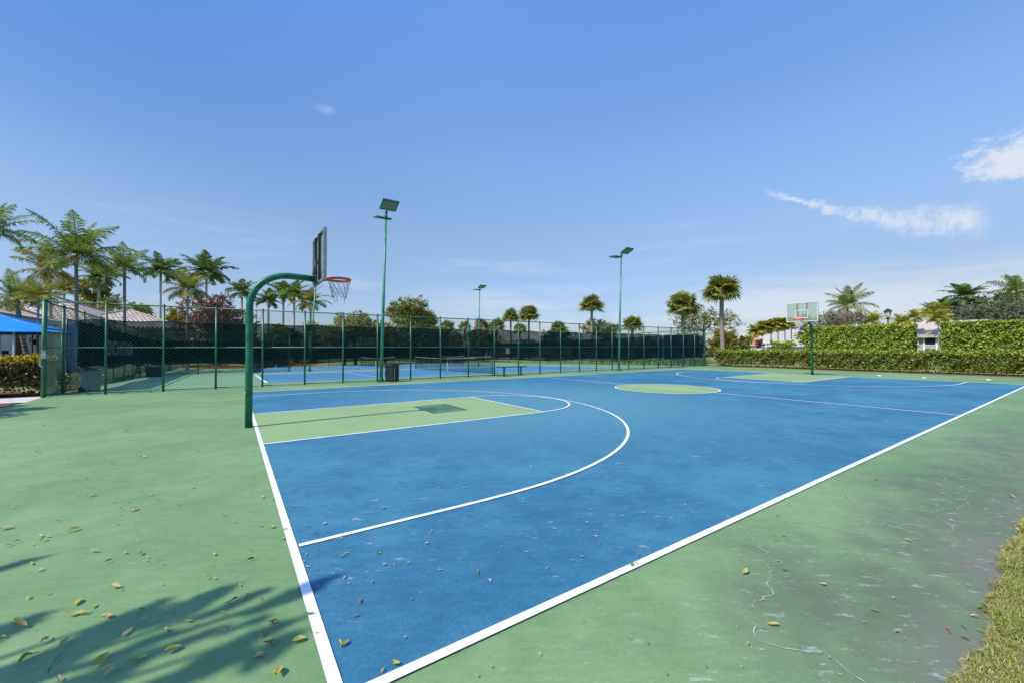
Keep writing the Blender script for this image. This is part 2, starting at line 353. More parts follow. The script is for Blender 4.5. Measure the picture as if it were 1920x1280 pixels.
M['leaf_lefthedge'] = leafmat('left_hedge_leaf', ((0.024, 0.033, 0.006), (0.066, 0.072, 0.011), (0.154, 0.134, 0.016), (0.237, 0.134, 0.032)), 0.22, 0.38, 0.5)
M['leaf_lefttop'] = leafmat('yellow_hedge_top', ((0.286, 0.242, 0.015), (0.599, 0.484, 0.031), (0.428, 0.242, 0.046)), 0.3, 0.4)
M['leaf_low'] = leafmat('low_plant_leaf', ((0.087, 0.145, 0.087), (0.232, 0.319, 0.174), (0.493, 0.551, 0.348)), 0.2)
M['twig'] = simple('hedge_twigs', (0.045, 0.035, 0.022), 0.9, 0, 0.4, 9.0)
M['blade'] = leafmat('grass_blade', ((0.125, 0.188, 0.031), (0.275, 0.325, 0.056), (0.450, 0.450, 0.100), (0.525, 0.450, 0.225)), 0.3, 0.5)
M['flower'] = leafmat('red_flower', ((0.35, 0.03, 0.015), (0.50, 0.09, 0.03)), 0.2)
M['backdrop_leaf'] = leafmat('far_wood_leaf', ((0.035, 0.05, 0.025), (0.075, 0.09, 0.04), (0.12, 0.13, 0.06)), 0.2)
LEAFMATS = {
 'yellowgreen': leafmat('fallen_yellow_green', ((0.42, 0.38, 0.06), (0.52, 0.45, 0.12)), 0.25, 0.45),
 'tan': leafmat('fallen_tan', ((0.46, 0.33, 0.14), (0.58, 0.45, 0.22)), 0.15, 0.6),
 'brown': leafmat('fallen_brown', ((0.20, 0.11, 0.05), (0.28, 0.17, 0.08)), 0.1, 0.6),
 'red': leafmat('fallen_red', ((0.34, 0.13, 0.06), (0.42, 0.20, 0.11)), 0.15, 0.55),
 'green': leafmat('fallen_green', ((0.15, 0.24, 0.03), (0.24, 0.33, 0.05)), 0.25, 0.4),
}
# translucent tinted backboard sheet
def boardmat():
    m, nt, out = new_mat('frosted_board_sheet'); c = coords(nt)
    p = principled(nt, None, mixc(nt, noise(nt, c, 3, 3), (0.36, 0.42, 0.36), (0.44, 0.49, 0.43)), 0.25, spec=0.5)
    t = N(nt, 'ShaderNodeBsdfTransparent'); t.inputs[0].default_value = (0.82, 0.86, 0.80, 1)
    mx = N(nt, 'ShaderNodeMixShader'); mx.inputs[0].default_value = 0.34
    nt.links.new(t.outputs[0], mx.inputs[1]); nt.links.new(p.outputs[0], mx.inputs[2])
    nt.links.new(mx.outputs[0], out.inputs['Surface'])
    return m
M['board'] = boardmat()

# ------------------------------------------------------------------ where things stand (metres; x along the court, y across it)
PALMS = [
    ('tallest coconut palm behind the fence gate with long arching fronds', 'coco', -10.2, 42.33, 8.32, 3.96, (0.15, 0.1)),
    ('yellow green coconut palm crowding the tallest coconut palm from its left', 'cocoy', -13.31, 49.3, 8.01, 3.01, (0.3, 0.1)),
    ('short coconut palm with a leaning trunk beside the blue canopy', 'coco', -10.8, 34.26, 4.32, 2.06, (0.75, 0.1)),
    ('slim young palm with pole-thin pale trunk behind the tip of the blue canopy', 'small', -9.6, 32.83, 4.44, 1.41, (0, 0)),
    ('dark palm cut by the left frame edge, only its frond tips showing', 'coco', -12.68, 36.76, 8.7, 2.54, (0, 0)),
    ('slender grey-trunked coconut palm rising right behind the second fence post', 'coco', -8.26, 47.06, 8.43, 2.72, (0.1, 0.1)),
    ('royal palm with thick pale trunk and full crown above the hip roof', 'royal', -10.85, 92.43, 15.03, 4.5, (0, 0)),
    ('yellowing coconut palm with drooping brown fronds left of the red-leaved tree', 'cocoy', -4.37, 54.09, 7.66, 3.09, (0, 0)),
    ('broad royal palm standing right behind the red-leaved tree', 'royal', -4.09, 85.39, 14.29, 5.1, (0, 0)),
    ('small royal palm just left of the curved basketball pole', 'royal', 1.11, 91.53, 12.09, 3.66, (0, 0)),
    ('royal palm with green crownshaft half hidden behind the tallest coconut palm', 'royal', -16.59, 81.82, 11.69, 3.59, (0, 0)),
    ('bushy yellowish palm between the trunks of the two tallest coconut palms', 'cocoy', -19.42, 78.92, 9.33, 3.21, (0, 0)),
    ('low dark palm peeking over the clubhouse roof beside the slender grey-trunked palm', 'small', -15.26, 83.34, 7.59, 2.74, (0, 0)),
    ('royal palm nearest the basketball pole in the group under the hoop arm', 'royal', 5.08, 85.18, 10.02, 3.32, (0, 0)),
    ('royal palm in the middle of the group under the hoop arm', 'royal', 7.34, 83.63, 11.29, 3.91, (0, 0)),
    ('royal palm right of the middle one in the group under the hoop arm', 'royal', 8.45, 78.03, 10.77, 3.7, (0, 0)),
    ('yellow tinged palm with hanging fronds directly below the near backboard', 'royaly', 9.4, 66.48, 8.31, 3.71, (0, 0)),
    ('low palm tuft above the windscreen below the near backboard', 'areca', 8.89, 61.98, 3.8, 1.96, (0, 0)),
    ('low palm above the windscreen left of the small distant light pole', 'areca', 4.9, 64.71, 3.34, 2.11, (0, 0)),
    ('sabal palm on the left of the pair near the middle light pole', 'sabal', 47.38, 68.37, 7.95, 2.32, (0, 0)),
    ('sabal palm on the right of the pair near the middle light pole', 'sabal', 46.3, 60.63, 7.82, 2.54, (0, 0)),
    ('sabal palm standing alone against the sky left of the right light pole', 'sabal', 44.58, 42.42, 7.91, 2.26, (0, 0)),
    ('low sabal palm crown showing above the windscreen left of the lone sabal palm', 'sabal', 46.96, 52.91, 5.0, 1.88, (0, 0)),
    ('low sabal palm just right of the right light pole', 'sabal', 46.42, 36.32, 4.7, 1.89, (0, 0)),
    ('round-headed sabal palm left of the tallest sabal palm', 'sabal', 37.79, 22.84, 5.74, 2.08, (0, 0)),
    ('tallest sabal palm with pale bare trunk behind the low hedge', 'sabal', 37.14, 18.44, 6.83, 2.08, (0, 0)),
    ('low sabal palm, leftmost of four in a row above the windscreen', 'sabalfar', 34.25, 71.29, 5.59, 2.08, (0, 0)),
    ('low sabal palm, second from the left of four in a row above the windscreen', 'sabalfar', 37.18, 69.29, 5.69, 1.77, (0, 0)),
    ('low sabal palm, third from the left of four in a row above the windscreen', 'sabalfar', 39.84, 67.47, 5.9, 2.08, (0, 0)),
    ('low sabal palm, rightmost of four in a row above the windscreen', 'sabalfar', 42.25, 65.82, 5.69, 2.29, (0, 0)),
    ('yellowish low palm tucked below the right sabal of the middle pair', 'sabalfar', 43.71, 59.98, 5.09, 1.68, (0, 0)),
    ('full coconut palm right of the far basketball hoop', 'coco', 67.88, 18.02, 6.97, 3.58, (0.3, 0)),
    ('small palm above the tall hedge between the coconut palm and street lantern', 'small', 61.67, 13.79, 4.41, 1.88, (0, 0)),
    ('small palm above the tall hedge just right of the street lantern', 'small', 67.05, 12.53, 4.4, 1.69, (0, 0)),
    ('small arching palm at the left side of the grey shed', 'areca', 46.83, 7.34, 3.95, 0.98, (0, 0)),
    ('small arching palm at the right side of the grey shed', 'areca', 46.6, 5.92, 3.77, 1.12, (0, 0)),
    ('bushy palm rising behind the roof of the grey shed', 'areca', 67.55, 9.76, 5.41, 2.0, (0, 0)),
    ('tall royal palm above the grey bushes at the right', 'royal', 81.01, 9.04, 8.12, 3.15, (0, 0)),
    ('dark palm left of the tall royal palm above the right bushes', 'royal', 83.14, 11.22, 6.97, 2.27, (0, 0)),
    ('palm cut by the right frame edge above the bushes', 'coco', 91.44, 5.55, 9.23, 3.47, (0, 0)),
    ('far yellow green palm, first from the left in the cluster left of the far hoop', 'far', 115.6, 52.01, 5.53, 2.86, (0, 0)),
    ('far yellow green palm, second from the left in the cluster left of the far hoop', 'far', 117.37, 50.8, 6.39, 3.01, (0, 0)),
    ('far yellow green palm, third from the left in the cluster left of the far hoop', 'far', 119.14, 49.59, 6.82, 3.15, (0, 0)),
    ('far yellow green palm, fourth from the left in the cluster left of the far hoop', 'far', 120.68, 48.54, 7.25, 3.15, (0, 0)),
    ('far yellow green palm, fifth from the left in the cluster left of the far hoop', 'far', 122.22, 47.49, 7.39, 2.72, (0, 0)),
    ('far yellow green palm, last from the left in the cluster left of the far hoop', 'far', 123.64, 46.52, 7.39, 2.58, (0, 0)),
    ('far dark palm with drooping fronds directly under the far backboard', 'far', 102.92, 36.45, 3.63, 1.76, (0, 0)),
    ('far round palm behind the low hedge right of the tallest sabal palm', 'far', 88.04, 40.57, 2.85, 1.55, (0, 0)),
]
TREES = [
    ('broadleaf_tree', 'bronze red-leaved tree behind the fence left of the basketball pole', 'tree', -1.88, 59.65, 8.4, 6.72, 2.23, 8.74, 11, 'leaf_red', 12480, 0.266, [(0.2, 0), (-0.3, 0.2)], 'bark', 0.16, 0, 26),
    ('oak_tree', 'oak with pale green crown and two dark trunks behind the back fence', 'tree', 12.9, 55.61, 8.02, 6.42, 2.37, 7.53, 10, 'leaf_pale', 12480, 0.262, [(-1.0, 0), (0.5, 0.1)], 'barkdark', 0.2, 0, 26),
    ('oak_tree', 'large round tree with orange tinted crown right of the nearest light pole', 'tree', 28.66, 75.11, 11.46, 9.17, 3.48, 12.23, 11, 'leaf_orange', 15600, 0.359, [(0, 0)], 'bark', 0.25, 0, 26),
    ('oak_tree', 'grey green tree in front of the orange tinted tree above the windscreen', 'tree', 18.79, 60.06, 7.59, 6.07, 0.94, 6.59, 9, 'leaf_pale', 8640, 0.296, [(0, 0)], 'barkdark', 0.16, 0, 26),
    ('oak_tree', 'sprawling dark tree behind the windscreen under the orange tinted tree', 'tree', 24.78, 58.39, 8.17, 6.54, 0.56, 5.9, 9, 'leaf_dark', 8160, 0.305, [(0, 0), (0.8, 0)], 'barkdark', 0.16, 0, 26),
    ('oak_tree', 'tan green tree behind the windscreen under the four low sabal palms', 'tree', 31.52, 63.46, 6.09, 4.87, 0.54, 5.98, 8, 'leaf_pale', 5760, 0.323, [(0, 0)], 'bark', 0.16, 0, 26),
    ('oak_tree', 'brownish tree behind the windscreen at the foot of the middle light pole', 'tree', 35.08, 58.61, 7.02, 5.62, 0.41, 6.06, 8, 'leaf_oak', 6240, 0.314, [(0, 0)], 'bark', 0.16, 0, 26),
    ('oak_tree', 'dark tree behind the windscreen below the royal palms', 'tree', 5.38, 71.65, 6.83, 5.46, 0.23, 5.56, 9, 'leaf_dark', 7680, 0.305, [(0, 0)], 'barkdark', 0.16, 0, 26),
    ('oak_tree', 'dark green tree behind the windscreen below the near backboard', 'tree', 10.06, 70.87, 6.45, 5.16, 0.85, 6.01, 8, 'leaf_oak', 6720, 0.315, [(0, 0)], 'barkdark', 0.16, 0, 26),
    ('oak_tree', 'dark tree just left of the basketball pole behind the red-leaved tree', 'tree', 0.95, 69.83, 5.63, 4.5, 0.67, 6.29, 8, 'leaf_dark', 6720, 0.286, [(0, 0)], 'barkdark', 0.16, 0, 26),
    ('oak_tree', 'thin spreading tree with sparse foliage around the two big sabal palms', 'tree', 47.17, 26.12, 9.64, 7.71, 2.48, 6.78, 12, 'leaf_oak', 4560, 0.21, [(0, 0)], 'bark', 0.14, 7, 14),
    ('oak_tree', 'small pale tree behind the lone sabal palm', 'tree', 48.98, 44.27, 7.73, 6.18, 2.64, 6.68, 9, 'leaf_pale', 4560, 0.296, [(0, 0)], 'bark', 0.13, 3, 18),
    ('oak_tree', 'low dark trees behind the windscreen left of the lone sabal palm', 'tree', 52.14, 59.06, 9.58, 7.66, 1.39, 5.77, 9, 'leaf_dark', 5280, 0.359, [(0, 0)], 'bark', 0.16, 0, 26),
    ('broadleaf_tree', 'bushy yellow leaved tree over the clubhouse roof left of the gate post', 'tree', -31.74, 123.67, 3.58, 2.86, 9.17, 13.31, 6, 'leaf_yellow', 3600, 0.41, [(0, 0)], 'bark', 0.16, 0, 26),
    ('broadleaf_tree', 'bushy yellow leaved tree over the clubhouse roof right of the gate post', 'tree', -24.35, 118.62, 6.72, 5.38, 8.95, 12.98, 7, 'leaf_yellow', 5280, 0.41, [(0, 0)], 'bark', 0.16, 0, 26),
    ('broadleaf_tree', 'green leafy tree over the hip roof between second and third fence posts', 'tree', -16.58, 115.73, 5.96, 4.77, 7.5, 11.85, 7, 'leaf_palmfar', 4800, 0.42, [(0, 0)], 'bark', 0.16, 0, 26),
    ('broadleaf_tree', 'yellow green tree peeking left of the red-leaved tree', 'tree', -9.61, 106.12, 5.03, 4.02, 5.51, 10.65, 7, 'leaf_yellow', 4560, 0.377, [(0, 0)], 'bark', 0.16, 0, 26),
    ('broadleaf_tree', 'dense green tree behind the tallest coconut palm trunk', 'tree', -21.16, 103.12, 5.37, 4.3, 9.75, 15.12, 7, 'leaf_oak', 5280, 0.358, [(0, 0)], 'bark', 0.16, 0, 26),
    ('shrub', 'yellow clump of cane plants right of the end of the fence', 'shrub', 46.08, 23.23, 4.04, 3.23, 0.66, 3.85, 9, 'leaf_cocoy', 6240, 0.224, [(0, 0)], 'bark', 0.08, 0, 26),
    ('shrub', 'dark green clump beside the yellow cane plants behind the tallest sabal trunk', 'shrub', 52.7, 24.76, 2.3, 1.84, 0.86, 3.16, 6, 'leaf_oak', 2640, 0.248, [(0, 0)], 'bark', 0.08, 0, 26),
    ('shrub', 'far bush with red violet flowers under the palm cluster', 'shrub', 101.41, 43.54, 5.94, 4.75, 1.53, 4.0, 6, 'leaf_lilac', 2160, 0.4, [(0, 0)], 'bark', 0.08, 0, 26),
    ('broadleaf_tree', 'grey leafed tree beside the far hoop with curving dark limb', 'tree', 72.04, 23.65, 4.2, 3.36, 1.33, 6.66, 8, 'leaf_brown', 2640, 0.278, [(0, 0)], 'barkdark', 0.12, 5, 14),
    ('broadleaf_tree', 'sparse brown tree under the coconut palm above the tall hedge', 'tree', 61.19, 16.53, 7.68, 6.14, 3.49, 5.96, 10, 'leaf_brown', 4560, 0.21, [(0, 0)], 'barkpale', 0.11, 8, 14),
    ('broadleaf_tree', 'spreading grey green tree at the right above the hedge wall', 'tree', 65.39, 6.4, 6.19, 4.95, 3.25, 6.12, 15, 'leaf_grey', 9120, 0.197, [(0, 0)], 'barkpale', 0.13, 6, 20),
    ('broadleaf_tree', 'grey leafed tree cut by the right frame edge above the hedge wall', 'tree', 72.24, 4.14, 6.71, 5.37, 3.33, 7.04, 15, 'leaf_grey', 8640, 0.206, [(0, 0)], 'barkpale', 0.13, 6, 20),
    ('broadleaf_tree', 'dense dark tree behind the grey green trees at the right', 'tree', 82.46, 6.84, 10.2, 8.16, 3.92, 8.84, 14, 'leaf_dark', 10080, 0.242, [(0, 0)], 'bark', 0.15, 3, 22),
    ('broadleaf_tree', 'dark green tree between the grey shed and the grey green trees', 'tree', 71.46, 9.52, 4.43, 3.54, 3.49, 6.74, 8, 'leaf_oak', 6000, 0.224, [(0, 0)], 'bark', 0.16, 0, 26),
    ('broadleaf_tree', 'low green tree right of the street lantern', 'tree', 75.75, 13.85, 4.38, 3.5, 3.72, 5.61, 7, 'leaf_palmfar', 3600, 0.251, [(0, 0)], 'bark', 0.16, 0, 26),
    ('shrub', 'far green bushes behind the low hedge below the palm cluster', 'shrub', 88.52, 34.19, 6.46, 5.17, 1.43, 3.1, 7, 'leaf_tall', 2160, 0.337, [(0, 0)], 'bark', 0.08, 0, 26),
    ('shrub', 'green shrub against the left end of the tall hedge', 'shrub', 53.0, 17.29, 1.8, 1.44, 1.05, 3.09, 6, 'leaf_tall', 2160, 0.219, [(0, 0)], 'bark', 0.08, 0, 26),
    ('shrub', 'dark shrub left of the far orange-roofed house behind the low hedge', 'shrub', 76.83, 36.12, 3.32, 2.66, 1.3, 3.06, 6, 'leaf_oak', 1920, 0.316, [(0, 0)], 'bark', 0.08, 0, 26),
]
HOUSES = [
    ('far white house with orange tiled roof under the palm cluster', 138.94, 54.22, 16, 9, 2.6, 1.6, 'rooforange', -0.9599310885968813, 3),
    ('far white house with orange roof right of the tallest sabal palm', 110.21, 49.64, 7, 6, 2.6, 1.9, 'rooforange', -1.0471975511965976, 2),
    ('far house with pale sloping roof below the far backboard', 97.36, 34.2, 13, 9, 2.0, 1.5, 'roofpink', -1.0122909661567112, 2),
    ('low far house with brownish roof behind the navy windscreen', 53.0, 73.01, 22, 10, 3.2, 1.8, 'roofpink', -0.6108652381980153, 4),
    ('far house with pale roof behind the grey green tree at the right', 107.43, 9.15, 12, 9, 3.9, 1.6, 'roofpink', -1.3089969389957472, 3),
]
LEAVES = [
    (-2.454, 5.761, 0.045, 'tan', 'green apron left of the court'),
    (-2.233, 5.566, 0.045, 'tan', 'green apron left of the court'),
    (-2.121, 5.31, 0.045, 'tan', 'green apron left of the court'),
    (-1.811, 4.957, 0.045, 'brown', 'green apron left of the court'),
    (-1.68, 4.866, 0.045, 'tan', 'green apron left of the court'),
    (-1.924, 4.939, 0.045, 'brown', 'green apron left of the court'),
    (-1.434, 4.599, 0.045, 'tan', 'green apron left of the court'),
    (-2.243, 4.902, 0.045, 'brown', 'green apron left of the court'),
    (-2.264, 4.742, 0.045, 'tan', 'green apron left of the court'),
    (-1.679, 4.446, 0.075, 'tan', 'green apron left of the court'),
    (-1.283, 4.238, 0.045, 'yellowgreen', 'green apron left of the court'),
    (-0.749, 3.822, 0.045, 'yellowgreen', 'green apron left of the court'),
    (-1.748, 4.264, 0.045, 'yellowgreen', 'green apron left of the court'),
    (-1.606, 4.119, 0.075, 'tan', 'green apron left of the court'),
    (-1.19, 3.981, 0.045, 'tan', 'green apron left of the court'),
    (-1.094, 3.782, 0.045, 'tan', 'green apron left of the court'),
    (-0.82, 3.634, 0.045, 'tan', 'green apron left of the court'),
    (-0.48, 3.459, 0.045, 'yellowgreen', 'green apron left of the court'),
    (-0.227, 3.165, 0.045, 'brown', 'green apron left of the court'),
    (-0.13, 3.04, 0.045, 'tan', 'green apron left of the court'),
    (-0.056, 2.921, 0.045, 'yellowgreen', 'green apron left of the court'),
    (-2.142, 4.085, 0.045, 'tan', 'green apron left of the court'),
    (-1.381, 3.75, 0.045, 'tan', 'green apron left of the court'),
    (-1.262, 3.668, 0.045, 'tan', 'green apron left of the court'),
    (-1.013, 3.567, 0.045, 'yellowgreen', 'green apron left of the court'),
    (-0.826, 3.292, 0.045, 'yellowgreen', 'green apron left of the court'),
    (-1.085, 3.43, 0.045, 'yellowgreen', 'green apron left of the court'),
    (-1.262, 3.442, 0.045, 'tan', 'green apron left of the court'),
    (-1.163, 3.35, 0.075, 'tan', 'green apron left of the court'),
    (-1.256, 3.282, 0.045, 'yellowgreen', 'green apron left of the court'),
    (-1.665, 3.392, 0.045, 'brown', 'green apron left of the court'),
    (-1.231, 3.013, 0.045, 'brown', 'green apron left of the court'),
    (-0.452, 2.704, 0.045, 'yellowgreen', 'green apron left of the court'),
    (-0.379, 2.479, 0.045, 'yellowgreen', 'green apron left of the court'),
    (-0.254, 2.435, 0.045, 'tan', 'green apron left of the court'),
    (-0.187, 2.256, 0.045, 'tan', 'green apron left of the court'),
    (-0.106, 2.168, 0.045, 'tan', 'green apron left of the court'),
    (-1.987, 3.428, 0.075, 'tan', 'green apron left of the court'),
    (-1.495, 3.05, 0.075, 'tan', 'green apron left of the court'),
    (-1.687, 3.052, 0.045, 'tan', 'green apron left of the court'),
    (-1.632, 3.004, 0.045, 'yellowgreen', 'green apron left of the court'),
    (-1.64, 2.925, 0.045, 'yellowgreen', 'green apron left of the court'),
    (-1.025, 2.607, 0.045, 'tan', 'green apron left of the court'),
    (-1.011, 2.481, 0.045, 'tan', 'green apron left of the court'),
    (-1.825, 2.959, 0.075, 'green', 'green apron left of the court'),
    (-1.798, 3.007, 0.045, 'tan', 'green apron left of the court'),
    (-1.679, 2.872, 0.045, 'tan', 'green apron left of the court'),
    (-1.25, 2.446, 0.075, 'tan', 'green apron left of the court'),
    (-1.054, 2.28, 0.045, 'tan', 'green apron left of the court'),
    (-0.947, 2.197, 0.045, 'brown', 'green apron left of the court'),
    (-0.902, 2.101, 0.045, 'yellowgreen', 'green apron left of the court'),
    (-1.125, 2.181, 0.045, 'brown', 'green apron left of the court'),
    (-0.885, 2.005, 0.045, 'brown', 'green apron left of the court'),
    (-0.83, 2.0, 0.045, 'brown', 'green apron left of the court'),
    (-0.803, 1.921, 0.045, 'yellowgreen', 'green apron left of the court'),
    (-0.273, 1.791, 0.045, 'yellowgreen', 'green apron left of the court'),
    (-0.499, 1.873, 0.045, 'tan', 'green apron left of the court'),
    (-0.276, 1.63, 0.045, 'brown', 'green apron left of the court'),
    (-1.684, 2.506, 0.045, 'yellowgreen', 'green apron left of the court'),
    (-1.575, 2.459, 0.045, 'yellowgreen', 'green apron left of the court'),
    (-1.487, 2.292, 0.045, 'tan', 'green apron left of the court'),
    (-0.52, 1.514, 0.045, 'yellowgreen', 'green apron left of the court'),
    (-0.487, 1.479, 0.045, 'yellowgreen', 'green apron left of the court'),
    (-0.348, 1.286, 0.045, 'yellowgreen', 'green apron left of the court'),
    (-1.009, 1.712, 0.075, 'tan', 'green apron left of the court'),
    (-0.978, 1.664, 0.045, 'yellowgreen', 'green apron left of the court'),
    (-1.428, 1.867, 0.045, 'tan', 'green apron left of the court'),
    (-1.347, 1.859, 0.045, 'yellowgreen', 'green apron left of the court'),
    (-1.164, 1.632, 0.075, 'yellowgreen', 'green apron left of the court'),
    (-1.071, 1.523, 0.045, 'yellowgreen', 'green apron left of the court'),
    (-1.141, 1.479, 0.075, 'yellowgreen', 'green apron left of the court'),
    (-1.093, 1.461, 0.075, 'yellowgreen', 'green apron left of the court'),
    (-0.97, 1.344, 0.075, 'tan', 'green apron left of the court'),
    (-0.999, 1.369, 0.045, 'yellowgreen', 'green apron left of the court'),
    (-0.826, 1.317, 0.045, 'brown', 'green apron left of the court'),
    (-0.804, 1.2, 0.045, 'tan', 'green apron left of the court'),
    (-1.395, 1.598, 0.075, 'yellowgreen', 'green apron left of the court'),
    (-1.358, 1.494, 0.075, 'tan', 'green apron left of the court'),
    (-1.393, 1.428, 0.045, 'yellowgreen', 'green apron left of the court'),
    (-1.2, 1.265, 0.075, 'tan', 'green apron left of the court'),
    (-1.104, 1.166, 0.075, 'tan', 'green apron left of the court'),
    (-0.592, 1.032, 0.045, 'yellowgreen', 'green apron left of the court'),
    (-0.569, 0.979, 0.045, 'yellowgreen', 'green apron left of the court'),
    (-0.693, 1.004, 0.045, 'tan', 'green apron left of the court'),
    (-0.856, 1.104, 0.075, 'tan', 'green apron left of the court'),
    (-0.438, 0.992, 0.045, 'tan', 'green apron left of the court'),
    (-0.417, 0.856, 0.045, 'tan', 'green apron left of the court'),
    (-0.374, 1.128, 0.075, 'brown', 'green apron left of the court'),
    (-0.306, 1.111, 0.045, 'tan', 'green apron left of the court'),
    (-0.248, 1.051, 0.045, 'brown', 'green apron left of the court'),
    (-0.403, 1.108, 0.045, 'green', 'green apron left of the court'),
    (-0.198, 0.75, 0.045, 'brown', 'green apron left of the court'),
    (-0.254, 0.678, 0.075, 'tan', 'green apron left of the court'),
    (-0.227, 0.566, 0.075, 'brown', 'green apron left of the court'),
    (-0.279, 0.505, 0.075, 'tan', 'green apron left of the court'),
    (-0.638, 0.79, 0.075, 'yellowgreen', 'green apron left of the court'),
    (-1.234, 1.132, 0.075, 'green', 'green apron left of the court'),
    (-1.207, 1.147, 0.045, 'tan', 'green apron left of the court'),
    (-1.102, 1.044, 0.075, 'brown', 'green apron left of the court'),
    (-0.922, 0.925, 0.075, 'yellowgreen', 'green apron left of the court'),
    (-0.918, 0.873, 0.075, 'green', 'green apron left of the court'),
    (-0.789, 0.81, 0.075, 'green', 'green apron left of the court'),
    (-0.759, 0.818, 0.045, 'yellowgreen', 'green apron left of the court'),
    (-1.1, 0.946, 0.075, 'green', 'green apron left of the court'),
    (-1.173, 1.019, 0.045, 'tan', 'green apron left of the court'),
    (-0.864, 0.78, 0.075, 'tan', 'green apron left of the court'),
    (-0.927, 0.788, 0.075, 'tan', 'green apron left of the court'),
    (-1.052, 0.851, 0.045, 'tan', 'green apron left of the court'),
    (-0.217, 0.344, 0.045, 'yellowgreen', 'green apron left of the court'),
    (-3.884, 13.53, 0.06, 'tan', 'green apron left of the court'),
    (-3.473, 10.097, 0.052, 'brown', 'green apron left of the court'),
    (-2.539, 9.661, 0.053, 'tan', 'green apron left of the court'),
    (-2.626, 11.152, 0.057, 'tan', 'green apron left of the court'),
    (-2.002, 8.411, 0.051, 'tan', 'green apron left of the court'),
    (-2.44, 8.748, 0.051, 'tan', 'green apron left of the court'),
    (-2.627, 9.036, 0.051, 'tan', 'green apron left of the court'),
    (-2.225, 8.086, 0.049, 'tan', 'green apron left of the court'),
    (-2.596, 8.386, 0.049, 'tan', 'green apron left of the court'),
    (-3.036, 8.397, 0.049, 'tan', 'green apron left of the court'),
    (-3.189, 7.733, 0.077, 'tan', 'green apron left of the court'),
    (-2.809, 7.691, 0.078, 'tan', 'green apron left of the court'),
    (-2.911, 7.595, 0.047, 'tan', 'green apron left of the court'),
    (-2.571, 7.272, 0.046, 'tan', 'green apron left of the court'),
    (-2.495, 6.981, 0.076, 'tan', 'green apron left of the court'),
    (-2.385, 7.142, 0.046, 'tan', 'green apron left of the court'),
    (-3.007, 7.248, 0.045, 'tan', 'green apron left of the court'),
    (-2.896, 7.17, 0.045, 'tan', 'green apron left of the court'),
    (-2.756, 7.064, 0.075, 'tan', 'green apron left of the court'),
    (-2.755, 7.192, 0.046, 'tan', 'green apron left of the court'),
    (-2.648, 6.969, 0.045, 'tan', 'green apron left of the court'),
    (-2.692, 7.199, 0.046, 'tan', 'green apron left of the court'),
    (-2.556, 7.737, 0.048, 'tan', 'green apron left of the court'),
    (-2.137, 7.445, 0.048, 'tan', 'green apron left of the court'),
    (-1.596, 6.962, 0.047, 'tan', 'green apron left of the court'),
    (-1.539, 6.367, 0.046, 'tan', 'green apron left of the court'),
    (-1.917, 6.56, 0.045, 'yellowgreen', 'green apron left of the court'),
    (-2.015, 6.34, 0.045, 'tan', 'green apron left of the court'),
    (-1.434, 5.829, 0.075, 'tan', 'green apron left of the court'),
    (-2.305, 6.398, 0.045, 'tan', 'green apron left of the court'),
    (-2.719, 6.521, 0.045, 'tan', 'green apron left of the court'),
    (-3.1, 7.067, 0.045, 'brown', 'green apron left of the court'),
    (-2.867, 6.5, 0.045, 'tan', 'green apron left of the court'),
    (-2.693, 6.252, 0.045, 'tan', 'green apron left of the court'),
    (-1.818, 5.691, 0.045, 'brown', 'green apron left of the court'),
    (-1.729, 5.646, 0.075, 'tan', 'green apron left of the court'),
    (-1.017, 7.149, 0.049, 'brown', 'green apron left of the court'),
    (-0.514, 7.149, 0.05, 'brown', 'green apron left of the court'),
    (-0.645, 6.174, 0.047, 'tan', 'green apron left of the court'),
    (-0.818, 5.816, 0.045, 'yellowgreen', 'green apron left of the court'),
    (-0.691, 4.681, 0.045, 'tan', 'green apron left of the court'),
    (-1.173, 11.936, 0.061, 'tan', 'green apron left of the court'),
    (1.919, 4.825, 0.048, 'tan', 'blue court'),
    (1.966, 4.674, 0.048, 'brown', 'blue court'),
    (1.649, 3.528, 0.045, 'tan', 'blue court'),
    (2.468, 3.654, 0.046, 'yellowgreen', 'blue court'),
    (2.084, 3.029, 0.045, 'yellowgreen', 'blue court'),
    (2.45, 3.044, 0.045, 'yellowgreen', 'blue court'),
    (2.198, 2.605, 0.045, 'tan', 'blue court'),
    (1.317, 2.836, 0.045, 'tan', 'blue court'),
    (1.195, 2.7, 0.045, 'brown', 'blue court'),
    (1.486, 2.262, 0.045, 'tan', 'blue court'),
    (1.709, 2.108, 0.045, 'tan', 'blue court'),
    (1.129, 2.075, 0.045, 'tan', 'blue court'),
    (0.808, 2.041, 0.045, 'tan', 'blue court'),
    (2.26, 2.02, 0.045, 'tan', 'blue court'),
    (2.517, 2.136, 0.045, 'tan', 'blue court'),
    (3.133, 2.839, 0.045, 'yellowgreen', 'blue court'),
    (2.795, 2.331, 0.045, 'tan', 'blue court'),
    (4.249, 3.816, 0.05, 'tan', 'blue court'),
    (1.46, 1.321, 0.045, 'brown', 'blue court'),
    (0.992, 1.318, 0.045, 'tan', 'blue court'),
    (0.957, 1.279, 0.045, 'tan', 'blue court'),
    (0.872, 1.136, 0.045, 'tan', 'blue court'),
    (0.921, 1.03, 0.045, 'brown', 'blue court'),
    (0.515, 1.201, 0.075, 'green', 'blue court'),
    (0.646, 0.931, 0.045, 'tan', 'blue court'),
    (0.557, 0.965, 0.045, 'brown', 'blue court'),
    (0.501, 1.012, 0.045, 'tan', 'blue court'),
    (0.797, 0.721, 0.045, 'tan', 'blue court'),
    (0.994, 0.766, 0.045, 'yellowgreen', 'blue court'),
    (0.992, 0.548, 0.075, 'green', 'blue court'),
    (1.011, 0.414, 0.075, 'tan', 'blue court'),
    (1.327, 0.756, 0.045, 'tan', 'blue court'),
